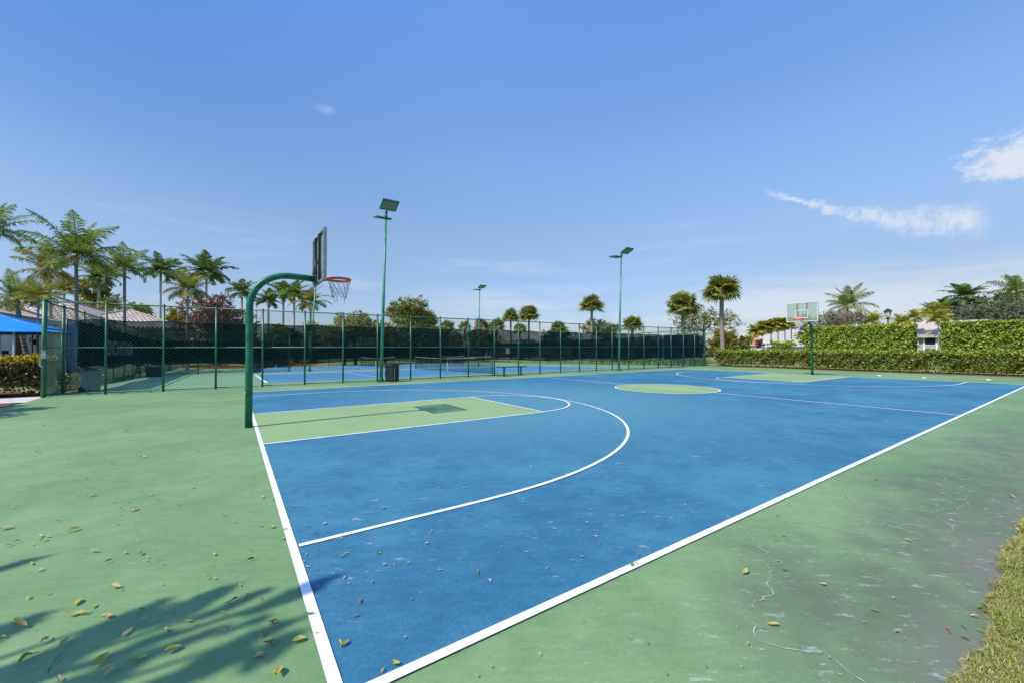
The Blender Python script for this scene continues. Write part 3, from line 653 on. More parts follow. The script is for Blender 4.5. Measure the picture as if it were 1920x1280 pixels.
    (1.436, 0.579, 0.045, 'tan', 'blue court'),
    (1.633, 0.876, 0.045, 'red', 'blue court'),
    (1.863, 0.766, 0.045, 'tan', 'blue court'),
    (2.111, 1.226, 0.045, 'brown', 'blue court'),
    (2.046, 1.132, 0.045, 'red', 'blue court'),
    (2.147, 0.936, 0.045, 'brown', 'blue court'),
    (2.478, 1.242, 0.045, 'tan', 'blue court'),
    (2.752, 1.23, 0.045, 'tan', 'blue court'),
    (3.048, 1.118, 0.045, 'yellowgreen', 'blue court'),
    (3.323, 1.057, 0.045, 'yellowgreen', 'blue court'),
    (3.661, 1.159, 0.045, 'brown', 'blue court'),
    (3.458, 0.834, 0.045, 'brown', 'blue court'),
    (3.712, 0.741, 0.045, 'tan', 'blue court'),
    (3.161, 0.475, 0.045, 'tan', 'blue court'),
    (3.264, 0.445, 0.045, 'tan', 'blue court'),
    (2.771, 0.551, 0.045, 'yellowgreen', 'blue court'),
    (2.546, 0.615, 0.045, 'tan', 'blue court'),
    (2.573, 0.841, 0.045, 'tan', 'blue court'),
    (2.872, 0.333, 0.045, 'tan', 'blue court'),
    (2.18, 0.696, 0.045, 'tan', 'blue court'),
    (2.051, 0.467, 0.045, 'tan', 'blue court'),
    (1.972, 0.354, 0.045, 'red', 'blue court'),
    (1.869, 0.448, 0.045, 'brown', 'blue court'),
    (1.729, 0.297, 0.045, 'yellowgreen', 'blue court'),
    (1.636, 0.29, 0.045, 'tan', 'blue court'),
    (1.422, 0.316, 0.045, 'yellowgreen', 'blue court'),
    (2.091, 0.077, 0.045, 'tan', 'blue court'),
    (1.93, 0.006, 0.075, 'green', 'white boundary line'),
    (1.984, 0.006, 0.045, 'yellowgreen', 'white boundary line'),
    (3.616, 1.504, 0.045, 'yellowgreen', 'blue court'),
    (3.733, 1.524, 0.045, 'yellowgreen', 'blue court'),
    (3.846, 1.741, 0.045, 'tan', 'blue court'),
    (5.549, 2.498, 0.049, 'brown', 'blue court'),
    (0.101, 2.55, 0.045, 'brown', 'blue court'),
    (0.244, 2.447, 0.045, 'yellowgreen', 'blue court'),
    (0.357, 2.394, 0.045, 'brown', 'blue court'),
    (0.81, 2.039, 0.075, 'tan', 'blue court'),
    (-0.188, 2.255, 0.045, 'yellowgreen', 'green apron left of the court'),
    (-0.107, 2.165, 0.045, 'tan', 'green apron left of the court'),
    (-0.024, 2.051, 0.045, 'tan', 'white boundary line'),
    (-0.05, 1.871, 0.075, 'yellowgreen', 'green apron left of the court'),
    (0.15, 2.001, 0.045, 'green', 'blue court'),
    (0.279, 1.981, 0.075, 'yellowgreen', 'blue court'),
    (0.188, 1.806, 0.045, 'brown', 'blue court'),
    (0.104, 1.715, 0.045, 'yellowgreen', 'blue court'),
    (0.336, 1.604, 0.045, 'yellowgreen', 'blue court'),
    (0.273, 1.303, 0.075, 'green', 'blue court'),
    (0.318, 1.328, 0.045, 'yellowgreen', 'blue court'),
    (0.517, 1.198, 0.075, 'yellowgreen', 'blue court'),
    (0.061, 1.474, 0.045, 'tan', 'blue court'),
    (0.034, 1.376, 0.045, 'yellowgreen', 'white boundary line'),
    (0.048, 1.286, 0.045, 'tan', 'blue court'),
    (0.095, 1.21, 0.045, 'yellowgreen', 'blue court'),
    (0.068, 0.976, 0.045, 'yellowgreen', 'blue court'),
    (0.224, 0.99, 0.045, 'tan', 'blue court'),
    (0.239, 0.906, 0.045, 'tan', 'blue court'),
    (0.365, 0.837, 0.075, 'red', 'blue court'),
    (0.503, 1.009, 0.045, 'tan', 'blue court'),
    (0.557, 0.965, 0.045, 'yellowgreen', 'blue court'),
    (0.645, 0.927, 0.045, 'brown', 'blue court'),
    (0.247, 0.67, 0.075, 'tan', 'blue court'),
    (0.21, 0.599, 0.045, 'red', 'blue court'),
    (0.195, 0.54, 0.075, 'brown', 'blue court'),
    (0.071, 0.361, 0.075, 'tan', 'blue court'),
    (0.092, 0.344, 0.075, 'yellowgreen', 'blue court'),
    (-0.2, 0.751, 0.075, 'brown', 'green apron left of the court'),
    (-0.182, 0.713, 0.045, 'yellowgreen', 'green apron left of the court'),
    (-0.101, 0.509, 0.075, 'yellowgreen', 'green apron left of the court'),
    (-0.013, 0.508, 0.045, 'tan', 'white boundary line'),
    (-0.254, 0.681, 0.075, 'tan', 'green apron left of the court'),
    (-0.226, 0.572, 0.075, 'brown', 'green apron left of the court'),
    (-0.276, 0.505, 0.075, 'tan', 'green apron left of the court'),
    (-0.204, 0.326, 0.075, 'yellowgreen', 'green apron left of the court'),
    (-0.018, 0.702, 0.075, 'green', 'white boundary line'),
    (0.27, 0.064, 0.075, 'yellowgreen', 'blue court'),
    (0.201, 0.058, 0.075, 'tan', 'blue court'),
    (4.087, -0.127, 0.045, 'green', 'green apron between court and grass'),
    (3.721, -0.175, 0.045, 'green', 'green apron between court and grass'),
    (3.275, -0.329, 0.045, 'green', 'green apron between court and grass'),
    (3.194, -0.384, 0.045, 'green', 'green apron between court and grass'),
    (3.326, -0.389, 0.045, 'red', 'green apron between court and grass'),
    (2.499, -0.489, 0.075, 'yellowgreen', 'green apron between court and grass'),
    (2.759, -0.625, 0.045, 'red', 'green apron between court and grass'),
    (2.769, -0.845, 0.075, 'tan', 'green apron between court and grass'),
    (2.081, -0.843, 0.075, 'yellowgreen', 'green apron between court and grass'),
    (2.573, -1.244, 0.045, 'yellowgreen', 'green apron between court and grass'),
    (2.699, -1.119, 0.045, 'red', 'green apron between court and grass'),
    (4.023, -0.992, 0.075, 'yellowgreen', 'green apron between court and grass'),
    (5.762, -0.359, 0.045, 'green', 'green apron between court and grass'),
    (4.785, -0.373, 0.045, 'tan', 'green apron between court and grass'),
    (6.202, -0.976, 0.045, 'yellowgreen', 'green apron between court and grass'),
    (5.751, -0.891, 0.045, 'tan', 'green apron between court and grass'),
    (4.866, -1.096, 0.045, 'tan', 'green apron between court and grass'),
    (4.987, -0.916, 0.045, 'red', 'green apron between court and grass'),
    (6.187, -1.32, 0.075, 'tan', 'green apron between court and grass'),
    (8.583, 1.411, 0.051, 'brown', 'blue court'),
    (8.752, 1.242, 0.051, 'brown', 'blue court'),
    (6.781, 0.929, 0.046, 'brown', 'blue court'),
    (5.047, -1.426, 0.075, 'tan', 'worn grey margin next to the grass'),
    (5.045, -1.455, 0.075, 'tan', 'worn grey margin next to the grass'),
    (4.176, -1.491, 0.075, 'green', 'worn grey margin next to the grass'),
    (4.016, -1.491, 0.075, 'tan', 'worn grey margin next to the grass'),
    (3.818, -1.468, 0.075, 'red', 'worn grey margin next to the grass'),
    (3.628, -1.46, 0.075, 'red', 'worn grey margin next to the grass'),
    (3.674, -1.491, 0.075, 'red', 'worn grey margin next to the grass'),
    (3.717, -1.432, 0.045, 'red', 'worn grey margin next to the grass'),
    (3.527, -1.431, 0.045, 'green', 'worn grey margin next to the grass'),
    (3.415, -1.483, 0.075, 'green', 'worn grey margin next to the grass'),
    (3.248, -1.468, 0.075, 'green', 'worn grey margin next to the grass'),
    (3.265, -1.504, 0.075, 'red', 'worn grey margin next to the grass'),
    (2.828, -1.393, 0.075, 'red', 'worn grey margin next to the grass'),
    (2.924, -1.438, 0.045, 'green', 'worn grey margin next to the grass'),
    (2.796, -1.461, 0.075, 'red', 'worn grey margin next to the grass'),
    (3.096, -1.457, 0.075, 'tan', 'worn grey margin next to the grass'),
    (2.94, -1.5, 0.075, 'green', 'worn grey margin next to the grass'),
]
CRACKS = [
    [(3.236, -0.089), (3.147, -0.203), (3.046, -0.317), (2.94, -0.412), (2.823, -0.494), (2.731, -0.548), (2.596, -0.604), (2.443, -0.679), (2.396, -0.715), (2.319, -0.689), (2.208, -0.678), (2.081, -0.689), (2.022, -0.73), (2.009, -0.794), (2.015, -0.833), (1.995, -0.783), (1.927, -0.804), (1.892, -0.858), (1.923, -0.918), (1.962, -0.982), (2.005, -1.033), (2.072, -1.075), (2.047, -1.127), (2.025, -1.194), (2.013, -1.261)],
    [(2.81, -0.514), (2.884, -0.547), (2.857, -0.565), (2.759, -0.543)],
    [(3.534, -0.074), (3.653, -0.186), (3.715, -0.367), (3.824, -0.521), (3.854, -0.632), (3.883, -0.711), (3.949, -0.757), (3.989, -0.696), (4.049, -0.65), (4.181, -0.688), (4.305, -0.774), (4.286, -0.891), (4.28, -0.985), (4.222, -1.084), (4.245, -1.153), (4.294, -1.222)],
    [(4.911, -0.876), (4.997, -0.948), (5.169, -1.005), (5.268, -1.06), (5.475, -1.073), (5.668, -1.105), (5.735, -1.044), (5.971, -1.019), (5.972, -0.94), (6.102, -0.821), (6.352, -0.815), (6.604, -0.747), (6.627, -0.661), (6.767, -0.597), (6.914, -0.677), (7.032, -0.781)],
    [(4.964, -0.925), (4.854, -1.014), (4.77, -1.095), (4.617, -1.144)],
    [(10.081, -0.452), (9.243, -0.556), (8.838, -0.701), (8.422, -0.869), (8.127, -0.804), (7.817, -0.853), (7.718, -0.97), (7.517, -1.117)],
]
SIGNP = (74.92, 31.37, -0.3)
CARX = [9.61, 73.6, 76.19, 36.56]
TL0, TL1 = (-3.47, 115.24), (92.53, 49.62)
SKY_AIR = 1.0
SKY_DUST = 0.6
SKY_OZ = 2.0
SKY_TINT = [(0, (0.6, 0.66, 0.86)), (60, (1.14, 1.62, 2.2)), (7, (0.74, 0.78, 0.93)), (14.5, (1.03, 1.05, 1.1)), (24, (1.19, 1.37, 1.55)), (39.5, (1.14, 1.56, 2.03))]
EXPOSURE = 0.0
# ------------------------------------------------------------------ camera, sky, sun
cam = bpy.data.cameras.new('camera'); cam.lens = 14.400; cam.sensor_width = 36; cam.sensor_fit = 'HORIZONTAL'
cam.clip_start = 0.05; cam.clip_end = 3000
co = bpy.data.objects.new('camera', cam); COL.objects.link(co)
YAW, PIT, ROLL = R(55.640), R(0.886), R(-0.111)
fw = Vector((math.cos(PIT) * math.cos(YAW), math.cos(PIT) * math.sin(YAW), math.sin(PIT)))
rt = Vector((math.sin(YAW), -math.cos(YAW), 0)); up = rt.cross(fw)
r2 = rt * math.cos(ROLL) + up * math.sin(ROLL); u2 = -rt * math.sin(ROLL) + up * math.cos(ROLL)
mw = Matrix((r2, u2, -fw)).transposed().to_4x4(); mw.translation = Vector((-0.4005, -1.9177, 1.5407))
co.matrix_world = mw
scene.camera = co

SUN_EL, SUN_AZ = R(50.0), R(183.4)          # azimuth of the sun, anticlockwise from +X
sd = Vector((math.cos(SUN_EL) * math.cos(SUN_AZ), math.cos(SUN_EL) * math.sin(SUN_AZ), math.sin(SUN_EL)))
sl = bpy.data.lights.new('sun', 'SUN'); sl.energy = 5.0; sl.angle = R(0.53); sl.color = (1.0, 0.94, 0.83)
so = bpy.data.objects.new('sun', sl); COL.objects.link(so)
so.rotation_euler = (-sd).to_track_quat('-Z', 'Y').to_euler(); so.location = (-20, 0, 30)

world = bpy.data.worlds.new('World'); scene.world = world; world.use_nodes = True
nt = world.node_tree; nt.nodes.clear()
wo = N(nt, 'ShaderNodeOutputWorld'); bg = N(nt, 'ShaderNodeBackground'); nt.links.new(bg.outputs[0], wo.inputs[0])
sky = N(nt, 'ShaderNodeTexSky'); sky.sky_type = 'NISHITA'; sky.sun_disc = False
sky.sun_elevation = SUN_EL; sky.sun_rotation = math.pi / 2 - SUN_AZ
sky.air_density = SKY_AIR; sky.dust_density = SKY_DUST; sky.ozone_density = SKY_OZ; sky.altitude = 0
SKYS = 0.15
bg.inputs[1].default_value = SKYS
tc = N(nt, 'ShaderNodeTexCoord'); sp = N(nt, 'ShaderNodeSeparateXYZ'); nt.links.new(tc.outputs['Generated'], sp.inputs[0])
azn = math_n(nt, 'MULTIPLY', math_n(nt, 'ARCTAN2', sp.outputs[1], sp.outputs[0]), 180 / math.pi)
eln = math_n(nt, 'MULTIPLY', math_n(nt, 'ARCSINE', sp.outputs[2]), 180 / math.pi)
def skyvec(sx, sy, oz=0.0):
    c = N(nt, 'ShaderNodeCombineXYZ')
    nt.links.new(math_n(nt, 'MULTIPLY', azn, sx), c.inputs[0]); nt.links.new(math_n(nt, 'MULTIPLY', eln, sy), c.inputs[1]); c.inputs[2].default_value = oz
    return c.outputs[0]
def lin(x, a, b): return math_n(nt, 'ADD', math_n(nt, 'MULTIPLY', x, a), b)
def mul(*a):
    o = a[0]
    for q in a[1:]: o = math_n(nt, 'MULTIPLY', o, q)
    return o
def inv(x): return math_n(nt, 'SUBTRACT', 1.0, x)
# long wisp
d6 = math_n(nt, 'SUBTRACT', azn, 6.0)
cen = math_n(nt, 'ADD', lin(d6, 0.17, 11.3), math_n(nt, 'MULTIPLY', mul(d6, d6), 0.0115))
wn1 = noise(nt, skyvec(0.35, 0.6), 1.0, 9, 0.72); wn2 = noise(nt, skyvec(0.9, 0.45, 3.0), 1.0, 9, 0.78)
dev = math_n(nt, 'SUBTRACT', eln, math_n(nt, 'ADD', cen, lin(wn1, 3.2, -1.6)))
wid = math_n(nt, 'ADD', 0.45, mul(inv(ramp(nt, azn, 8.0, 20.0)), 1.25))
prof = inv(ramp(nt, math_n(nt, 'DIVIDE', math_n(nt, 'ABSOLUTE', dev), wid), 0.1, 1.25))
wisp = mul(prof, ramp(nt, azn, 5.6, 7.6), inv(ramp(nt, azn, 21.5, 24.5)), ramp(nt, wn2, 0.28, 0.62), 0.80)
# ragged cloud at the right
q1 = math_n(nt, 'DIVIDE', math_n(nt, 'SUBTRACT', azn, 4.0), 4.0); q2 = math_n(nt, 'DIVIDE', math_n(nt, 'SUBTRACT', eln, 16.3), 2.3)
rad = math_n(nt, 'SQRT', math_n(nt, 'ADD', mul(q1, q1), mul(q2, q2)))
wn3 = noise(nt, skyvec(0.36, 0.55, 7.0), 1.0, 10, 0.70)
puff = mul(ramp(nt, math_n(nt, 'SUBTRACT', lin(wn3, 3.0, -0.35), rad), 0.05, 0.85), 0.84)
# small faint scrap high in the middle
q3 = math_n(nt, 'DIVIDE', math_n(nt, 'SUBTRACT', azn, 80.0), 2.2); q4 = math_n(nt, 'DIVIDE', math_n(nt, 'SUBTRACT', eln, 28.1), 0.8)
scrap = mul(ramp(nt, math_n(nt, 'SUBTRACT', lin(wn3, 1.6, 0.0), math_n(nt, 'SQRT', math_n(nt, 'ADD', mul(q3, q3), mul(q4, q4)))), 0.0, 0.9), 0.22)
# thin sheets low over the horizon
wn4 = noise(nt, skyvec(0.035, 0.30, 1.0), 1.0, 5, 0.55); wn5 = noise(nt, skyvec(0.16, 0.45, 5.0), 1.0, 6, 0.6)
low = mul(ramp(nt, wn4, 0.36, 0.58), ramp(nt, eln, 0.5, 2.5), inv(ramp(nt, eln, 6.0, 9.6)), inv(ramp(nt, azn, 50.0, 80.0)), 0.56)
cum = mul(ramp(nt, math_n(nt, 'SUBTRACT', wn5, math_n(nt, 'MULTIPLY', eln, 0.030)), 0.40, 0.52), inv(ramp(nt, eln, 3.5, 6.0)), inv(ramp(nt, azn, 40.0, 70.0)), 0.55)
veil = mul(ramp(nt, noise(nt, skyvec(0.05, 0.4, 9.0), 1.0, 5, 0.6), 0.50, 0.75), inv(ramp(nt, eln, 12.0, 18.0)), 0.24)
cl = math_n(nt, 'MAXIMUM', math_n(nt, 'MAXIMUM', wisp, puff), math_n(nt, 'MAXIMUM', math_n(nt, 'MAXIMUM', low, cum), math_n(nt, 'MAXIMUM', veil, scrap)))
K = 1.0 / SKYS
cr = N(nt, 'ShaderNodeValToRGB'); nt.links.new(math_n(nt, 'DIVIDE', eln, 60.0, clamp=True), cr.inputs[0])
for i, (e_, c_) in enumerate(SKY_TINT):
    q = cr.color_ramp.elements[i] if i < 2 else cr.color_ramp.elements.new(e_ / 60.0)
    q.position = e_ / 60.0; q.color = rgba(tuple(v_ / 2.5 for v_ in c_))
skyc = mixc(nt, 1.0, mixc(nt, 1.0, sky.outputs[0], cr.outputs[0], 'MULTIPLY'), (2.5, 2.5, 2.5), 'MULTIPLY')
skyc = mixc(nt, mul(ramp(nt, azn, 55.0, 108.0), ramp(nt, eln, 10.0, 29.0)), skyc, mixc(nt, 1.0, skyc, (0.54, 0.66, 0.76), 'MULTIPLY'))
skyc = mixc(nt, mul(inv(ramp(nt, azn, 8.0, 50.0)), inv(ramp(nt, eln, 7.0, 17.0))), skyc, mixc(nt, 1.0, skyc, (0.92, 0.86, 0.80), 'MULTIPLY'))
nt.links.new(mixc(nt, cl, skyc, (0.80 * K, 0.83 * K, 0.90 * K)), bg.inputs[0])

scene.view_settings.view_transform = 'Standard'; scene.view_settings.look = 'None'
scene.view_settings.exposure = EXPOSURE; scene.view_settings.gamma = 1.0
scene.cycles.max_bounces = 8; scene.cycles.transparent_max_bounces = 24
scene.cycles.caustics_reflective = False; scene.cycles.caustics_refractive = False

# ------------------------------------------------------------------ the setting: ground and courts
g = MB(); xs = [-700, -60, 0, 60, 900]; ys = [-500, -60, 17.2, 54, 140, 1400]
for i in range(len(xs) - 1):
    for j in range(len(ys) - 1):
        g.quad(*[(x, y, terrain(y) - 0.035) for x, y in ((xs[i], ys[j]), (xs[i+1], ys[j]), (xs[i+1], ys[j+1]), (xs[i], ys[j+1]))])
tag(g.obj('ground', M['grassland']), 'grassy ground reaching to the horizon', kind='structure')

W, L = 15.24, 26.31; MID = W / 2
APX0, APX1, APY0, APY1 = -5.35, 33.25, -1.485, 17.2
rng = random.Random(4)
edge = []; x = APX1
while x > -14:
    edge.append((x, APY0 + rng.uniform(-0.022, 0.022) + 0.035 * math.sin(x * 1.7) + .02 * math.sin(x * 6.1))); x -= 0.05
a = MB(); poly = [(APX0, APY1), (APX0, 14.0), (-5.35, 5.0), (-14, 4.0)] + edge[::-1] + [(APX1, APY1)]
a.add([(p[0], p[1], 0.0) for p in poly], [list(range(len(poly)))], 0)
tag(a.obj('court_apron', M['apron']), 'weathered green acrylic apron around the blue basketball court', kind='structure')
b = MB(); b.quad((0, 0, .004), (L, 0, .004), (L, W, .004), (0, W, .004))
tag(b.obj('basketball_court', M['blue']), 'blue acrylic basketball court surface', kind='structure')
k = MB(); KW, FT, CR, TR = 1.84, 5.79, 1.87, 5.95
for x0, x1 in ((0.0, FT), (L - FT, L)): k.quad((x0, MID - KW, .008), (x1, MID - KW, .008), (x1, MID + KW, .008), (x0, MID + KW, .008))
c = [(L / 2 + CR * math.cos(t), MID + CR * math.sin(t), .008) for t in np.linspace(0, 2 * math.pi, 72, endpoint=False)]
k.add(c, [list(range(72))])
tag(k.obj('court_key_paint', M['key']), 'pale green painted keys and centre circle', kind='structure')
# white lines
ln = MB(); LZ = 0.012
def strip(pts, w, closed=False, z=LZ, mb=None):
    mb = mb or ln; n = len(pts); l = []; r = []
    for i in range(n):
        if closed: a0, a1 = Vector(pts[i - 1]), Vector(pts[(i + 1) % n])
        else: a0, a1 = Vector(pts[max(i - 1, 0)]), Vector(pts[min(i + 1, n - 1)])
        t = (a1 - a0).normalized(); p = Vector(pts[i]); q = Vector((-t.y, t.x)) * w / 2
        l.append((p.x + q.x, p.y + q.y, z)); r.append((p.x - q.x, p.y - q.y, z))
    m_ = n if closed else n - 1
    mb.add(l + r, [[i, n + i, n + (i + 1) % n, (i + 1) % n] for i in range(m_)])
LW = 0.050
def rect(x0, y0, x1, y1, z=LZ): ln.quad((x0, y0, z), (x1, y0, z), (x1, y1, z), (x0, y1, z))
BW = 0.058
rect(-BW / 2, -BW / 2, BW / 2, W + LW / 2); rect(L - LW / 2, -BW / 2, L + LW / 2, W + LW / 2)
rect(BW / 2, -BW / 2, L - LW / 2, BW / 2); rect(BW / 2, W - LW / 2, L - LW / 2, W + LW / 2)
rect(L / 2 - LW / 2, BW / 2, L / 2 + LW / 2, W - LW / 2)
arc = lambda cx, r, a0, a1, n: [(cx + r * math.cos(t), MID + r * math.sin(t)) for t in np.linspace(a0, a1, n)]
strip(arc(L / 2, CR - LW / 2, 0, 2 * math.pi, 97)[:-1], LW, True, LZ + .003)
for s in (1, -1):
    X = (lambda d: d) if s == 1 else (lambda d: L - d)
    def rx(d0, y0, d1, y1, z=LZ): q = sorted((X(d0), X(d1))); rect(q[0], y0, q[1], y1, z)
    HD = 1.75
    for sy in (-1, 1):
        y = MID + sy * KW; rx(0.04, y - LW / 2, FT, y + LW / 2)
        y = MID + sy * TR; rx(0.04, y - LW / 2, HD, y + LW / 2)
    rx(FT - LW / 2, MID - KW + LW / 2, FT + LW / 2, MID + KW - LW / 2, LZ + .003)
    c0 = arc(0, 1, -math.pi / 2, math.pi / 2, 64)
    strip([(X(FT + (p[0]) * KW), MID + (p[1] - MID) * KW) for p in c0], LW, False, LZ + .006)
    strip([(X(HD + (p[0]) * 5.93), MID + (p[1] - MID) * TR) for p in c0], LW, False, LZ + .002)
tag(ln.obj('court_markings', M['white']), 'white painted lines of the basketball court', kind='structure')
ck = MB(); rng = random.Random(7)
for line in CRACKS:
    pts = []
    for i in range(len(line) - 1):
        p, q = Vector(line[i]), Vector(line[i + 1]); d = (q - p); nrm = Vector((-d.y, d.x))
        nn = max(2, int(d.length / 0.025))
        for j in range(nn): pts.append(tuple(p + d * (j / nn) + nrm * rng.uniform(-.16, .16)))
    pts.append(line[-1])
    for i in range(len(pts) - 1):
        p, q = Vector(pts[i]), Vector(pts[i + 1]); t = (q - p).normalized(); w = rng.uniform(.0014, .0036); nq = Vector((-t.y, t.x)) * w
        ck.quad((*(p - nq), .005), (*(q - nq), .005), (*(q + nq), .005), (*(p + nq), .005))
tag(ck.obj('surface_cracks', M['crack']), 'pale winding cracks in the green apron near the grass', kind='structure')

# tennis side
t = MB(); TX0, TX1, TY1 = -5.3, 32.7, 53.6
for y0, y1 in ((17.2, 54),): t.quad((TX0, 17.2, terrain(17.2)), (TX1, 17.2, terrain(17.2)), (TX1, TY1, terrain(TY1)), (TX0, TY1, terrain(TY1)))
tag(t.obj('tennis_court_ground', M['tgreen']), 'pale green surround of the tennis courts behind the fence', kind='structure')
t = MB()
def tq(mb, x0, y0, x1, y1, dz): mb.quad((x0, y0, terrain(y0) + dz), (x1, y0, terrain(y0) + dz), (x1, y1, terrain(y1) + dz), (x0, y1, terrain(y1) + dz))
tq(t, .9, 20.4, 24.7, 31.5, .006); tq(t, .9, 36.3, 24.7, 51.6, .006)
tag(t.obj('tennis_court', M['tblue']), 'two blue tennis courts beyond the chain-link fence', kind='structure')
t = MB()
for y0, y1 in ((20.4, 31.5), (39.0, 50.2)):
    w = .06
    for x in (.95, 24.65): tq(t, x - w, y0, x + w, y1, .012)
    for y in (y0 + .05, y0 + 1.4, y1 - 1.4, y1 - .05): tq(t, .95 + w, y - .035, 24.65 - w, y + .035, .012)
    for x in (6.4, 19.2): tq(t, x - w / 2, y0 + 1.44, x + w / 2, y1 - 1.44, .015)
    tq(t, 6.43, (y0 + y1) / 2 - .03, 19.17, (y0 + y1) / 2 + .03, .012)
tag(t.obj('tennis_markings', M['white']), 'white lines of the tennis courts', kind='structure')

mu = MB(); rng = random.Random(12); n_ = 40
pts = [(33.0 + rng.uniform(-.12, .12) - .25, 17.0 - i * (17.0 + 3.5) / n_) for i in range(n_ + 1)]
mu.add([(p[0], p[1], -.015 if p[0] > 40 else .006) for p in pts] + [(35.6, 17.6 - i * 21.5 / n_, .006) for i in range(n_ + 1)],
       [[i + 1, i, n_ + 1 + i, n_ + 2 + i] for i in range(n_)])
mu.quad((-9, 15.0, -.012), (-5.45, 15.0, -.012), (-5.5, 15.9, -.012), (-9, 16.2, -.012))
mu.quad((-14, 18.2, -.042), (-5.7, 18.2, -.042), (-5.7, 22.5, -.13), (-14, 22.5, -.13))
tag(mu.obj('mulch_ground', M['mulch']), 'strip of red mulch along the hedges', kind='structure')
pw = MB(); pw.quad((-14, 16.3, -.008), (-5.37, 15.95, -.008), (-5.37, 17.8, -.012), (-14, 17.9, -.012))
tag(pw.obj('footpath', M['concrete']), 'pale concrete footpath ending at the fence gate', kind='structure')
rd = MB(); rd.quad((105, 30, -.70), (400, 40, -.70), (400, 300, -.70), (130, 300, -.70)); rd.quad((60, 8, -.02), (400, 8, -.02), (400, 16.9, -.02), (60, 16.9, -.02))
tag(rd.obj('road', M['asphalt']), 'pale far road beyond the low hedge', kind='structure')

# ------------------------------------------------------------------ chain-link fences
def mesh_wires(mb, P, Q, z0P, z0Q, h, step, r):
    """Two families of slanting wires woven between two posts; P, Q are ends on the ground."""
    P = Vector(P); Q = Vector(Q); Lh = (Q - P).length; d = (Q - P) / Lh; nrm = Vector((-d.y, d.x))
    def pt(s, z, off): q = P + d * s + nrm * off; return Vector((q.x, q.y, z0P + (z0Q - z0P) * s / Lh + z))
    k = -h
    while k < Lh:
        for sg in (1, -1):
            s0, s1 = max(0, k), min(Lh, k + h)
            if s1 - s0 < .03: continue
            if sg == 1: a_, b_ = pt(s0, s0 - k, r), pt(s1, s1 - k, r)
            else: a_, b_ = pt(s0, h - (s0 - k), -r), pt(s1, h - (s1 - k), -r)
            t_ = (b_ - a_).normalized(); u_ = Vector((nrm.x, nrm.y, 0)); w_ = t_.cross(u_)
            vs = [c_ + (u_ * math.cos(q) + w_ * math.sin(q)) * r for c_ in (a_, b_) for q in (0, 2.094, 4.189)]
            mb.add(vs, [[0, 1, 4, 3], [1, 2, 5, 4], [2, 0, 3, 5]])
        k += step
def fence_post(par, x, y, r, h):
    z = terrain(y) ; p = MB(); p.tube([(x, y, z - .05), (x, y, z + h)], r, 10)
    p.tube([(x, y, z + h), (x, y, z + h + .02), (x, y, z + h + .055)], [r * 1.18, r * 1.1, r * .25], 10)
    return p.obj('post', M['post'], par)
def fence(name, label, P, Q, posts, h, rails, step=.115, wr=.0034, pr=.042):
    f = thing(name, label, 'fence', group=None)
    P = Vector(P); Q = Vector(Q)
    for (x, y, r) in posts: fence_post(f, x, y, r, h)
    zP, zQ = terrain(P.y), terrain(Q.y)
    for nm, z, r in rails:
        q = MB(); q.tube([(P.x, P.y, zP + z), (Q.x, Q.y, zQ + z)], r, 8); q.obj(nm, M['post'], f)
    q = MB(); mesh_wires(q, (P.x, P.y), (Q.x, Q.y), zP + .03, zQ + .03, h - .05, step, wr); q.obj('chain_link_mesh', M['wire'], f)
    return f
H = 3.08; FY = 17.35
PX = [-5.36, -3.93, -2.43, -.90, .62, 2.15, 3.68, 5.19, 6.79, 8.36, 9.96, 11.59, 13.22, 14.79, 16.42, 18.01, 19.55, 21.07, 22.77, 24.44, 26.13, 27.72, 29.34, 30.90, 32.46]
fence('chain_link_fence', 'long green chain-link fence between the basketball court and the tennis courts', (PX[0], FY), (PX[-1], FY),
      [(x, FY, .064 if i in (0,) else .036) for i, x in enumerate(PX)], H,
      [('top_rail', H - .02, .024), ('middle_rail', 1.58, .021), ('bottom_rail', .06, .018)])
SX = -5.36
fence('chain_link_fence', 'green chain-link side fence running back past the tiled clubhouse', (SX, 19.15), (SX, 53.4),
      [(SX, 19.15, .05)] + [(SX, y, .040) for y in (21.6, 24.1, 26.6, 29.1, 31.6, 34.1, 36.6, 39.1, 41.6, 44.1, 46.6, 49.1, 51.6)], H,
      [('top_rail', H - .02, .026), ('bottom_rail', .06, .018)], .095, .0026)
fence('chain_link_fence', 'green chain-link fence at the far back of the tennis courts', (SX, 53.4), (32.6, 53.4),
      [(SX + i * 3.0, 53.4, .045) for i in range(13)], H, [('top_rail', H - .02, .03), ('middle_rail', 1.5, .02), ('bottom_rail', .06, .02)], .16, .004)
fence('chain_link_fence', 'green chain-link fence on the far side of the tennis courts beside the low shrubs', (32.46, FY + .12), (32.46, 53.3),
      [(32.46, FY + 2.6 + i * 3.0, .042) for i in range(12)], H, [('top_rail', H - .02, .028), ('bottom_rail', .06, .02)], .16, .004)
fence('chain_link_fence', 'short green divider fence between the two tennis courts', (SX + .1, 36.2), (3.5, 36.2),
      [(-2.45, 36.2, .04), (.7, 36.2, .04), (3.5, 36.2, .05)], 3.05, [('top_rail', 3.03, .025), ('bottom_rail', .1, .02)], .14, .0035)

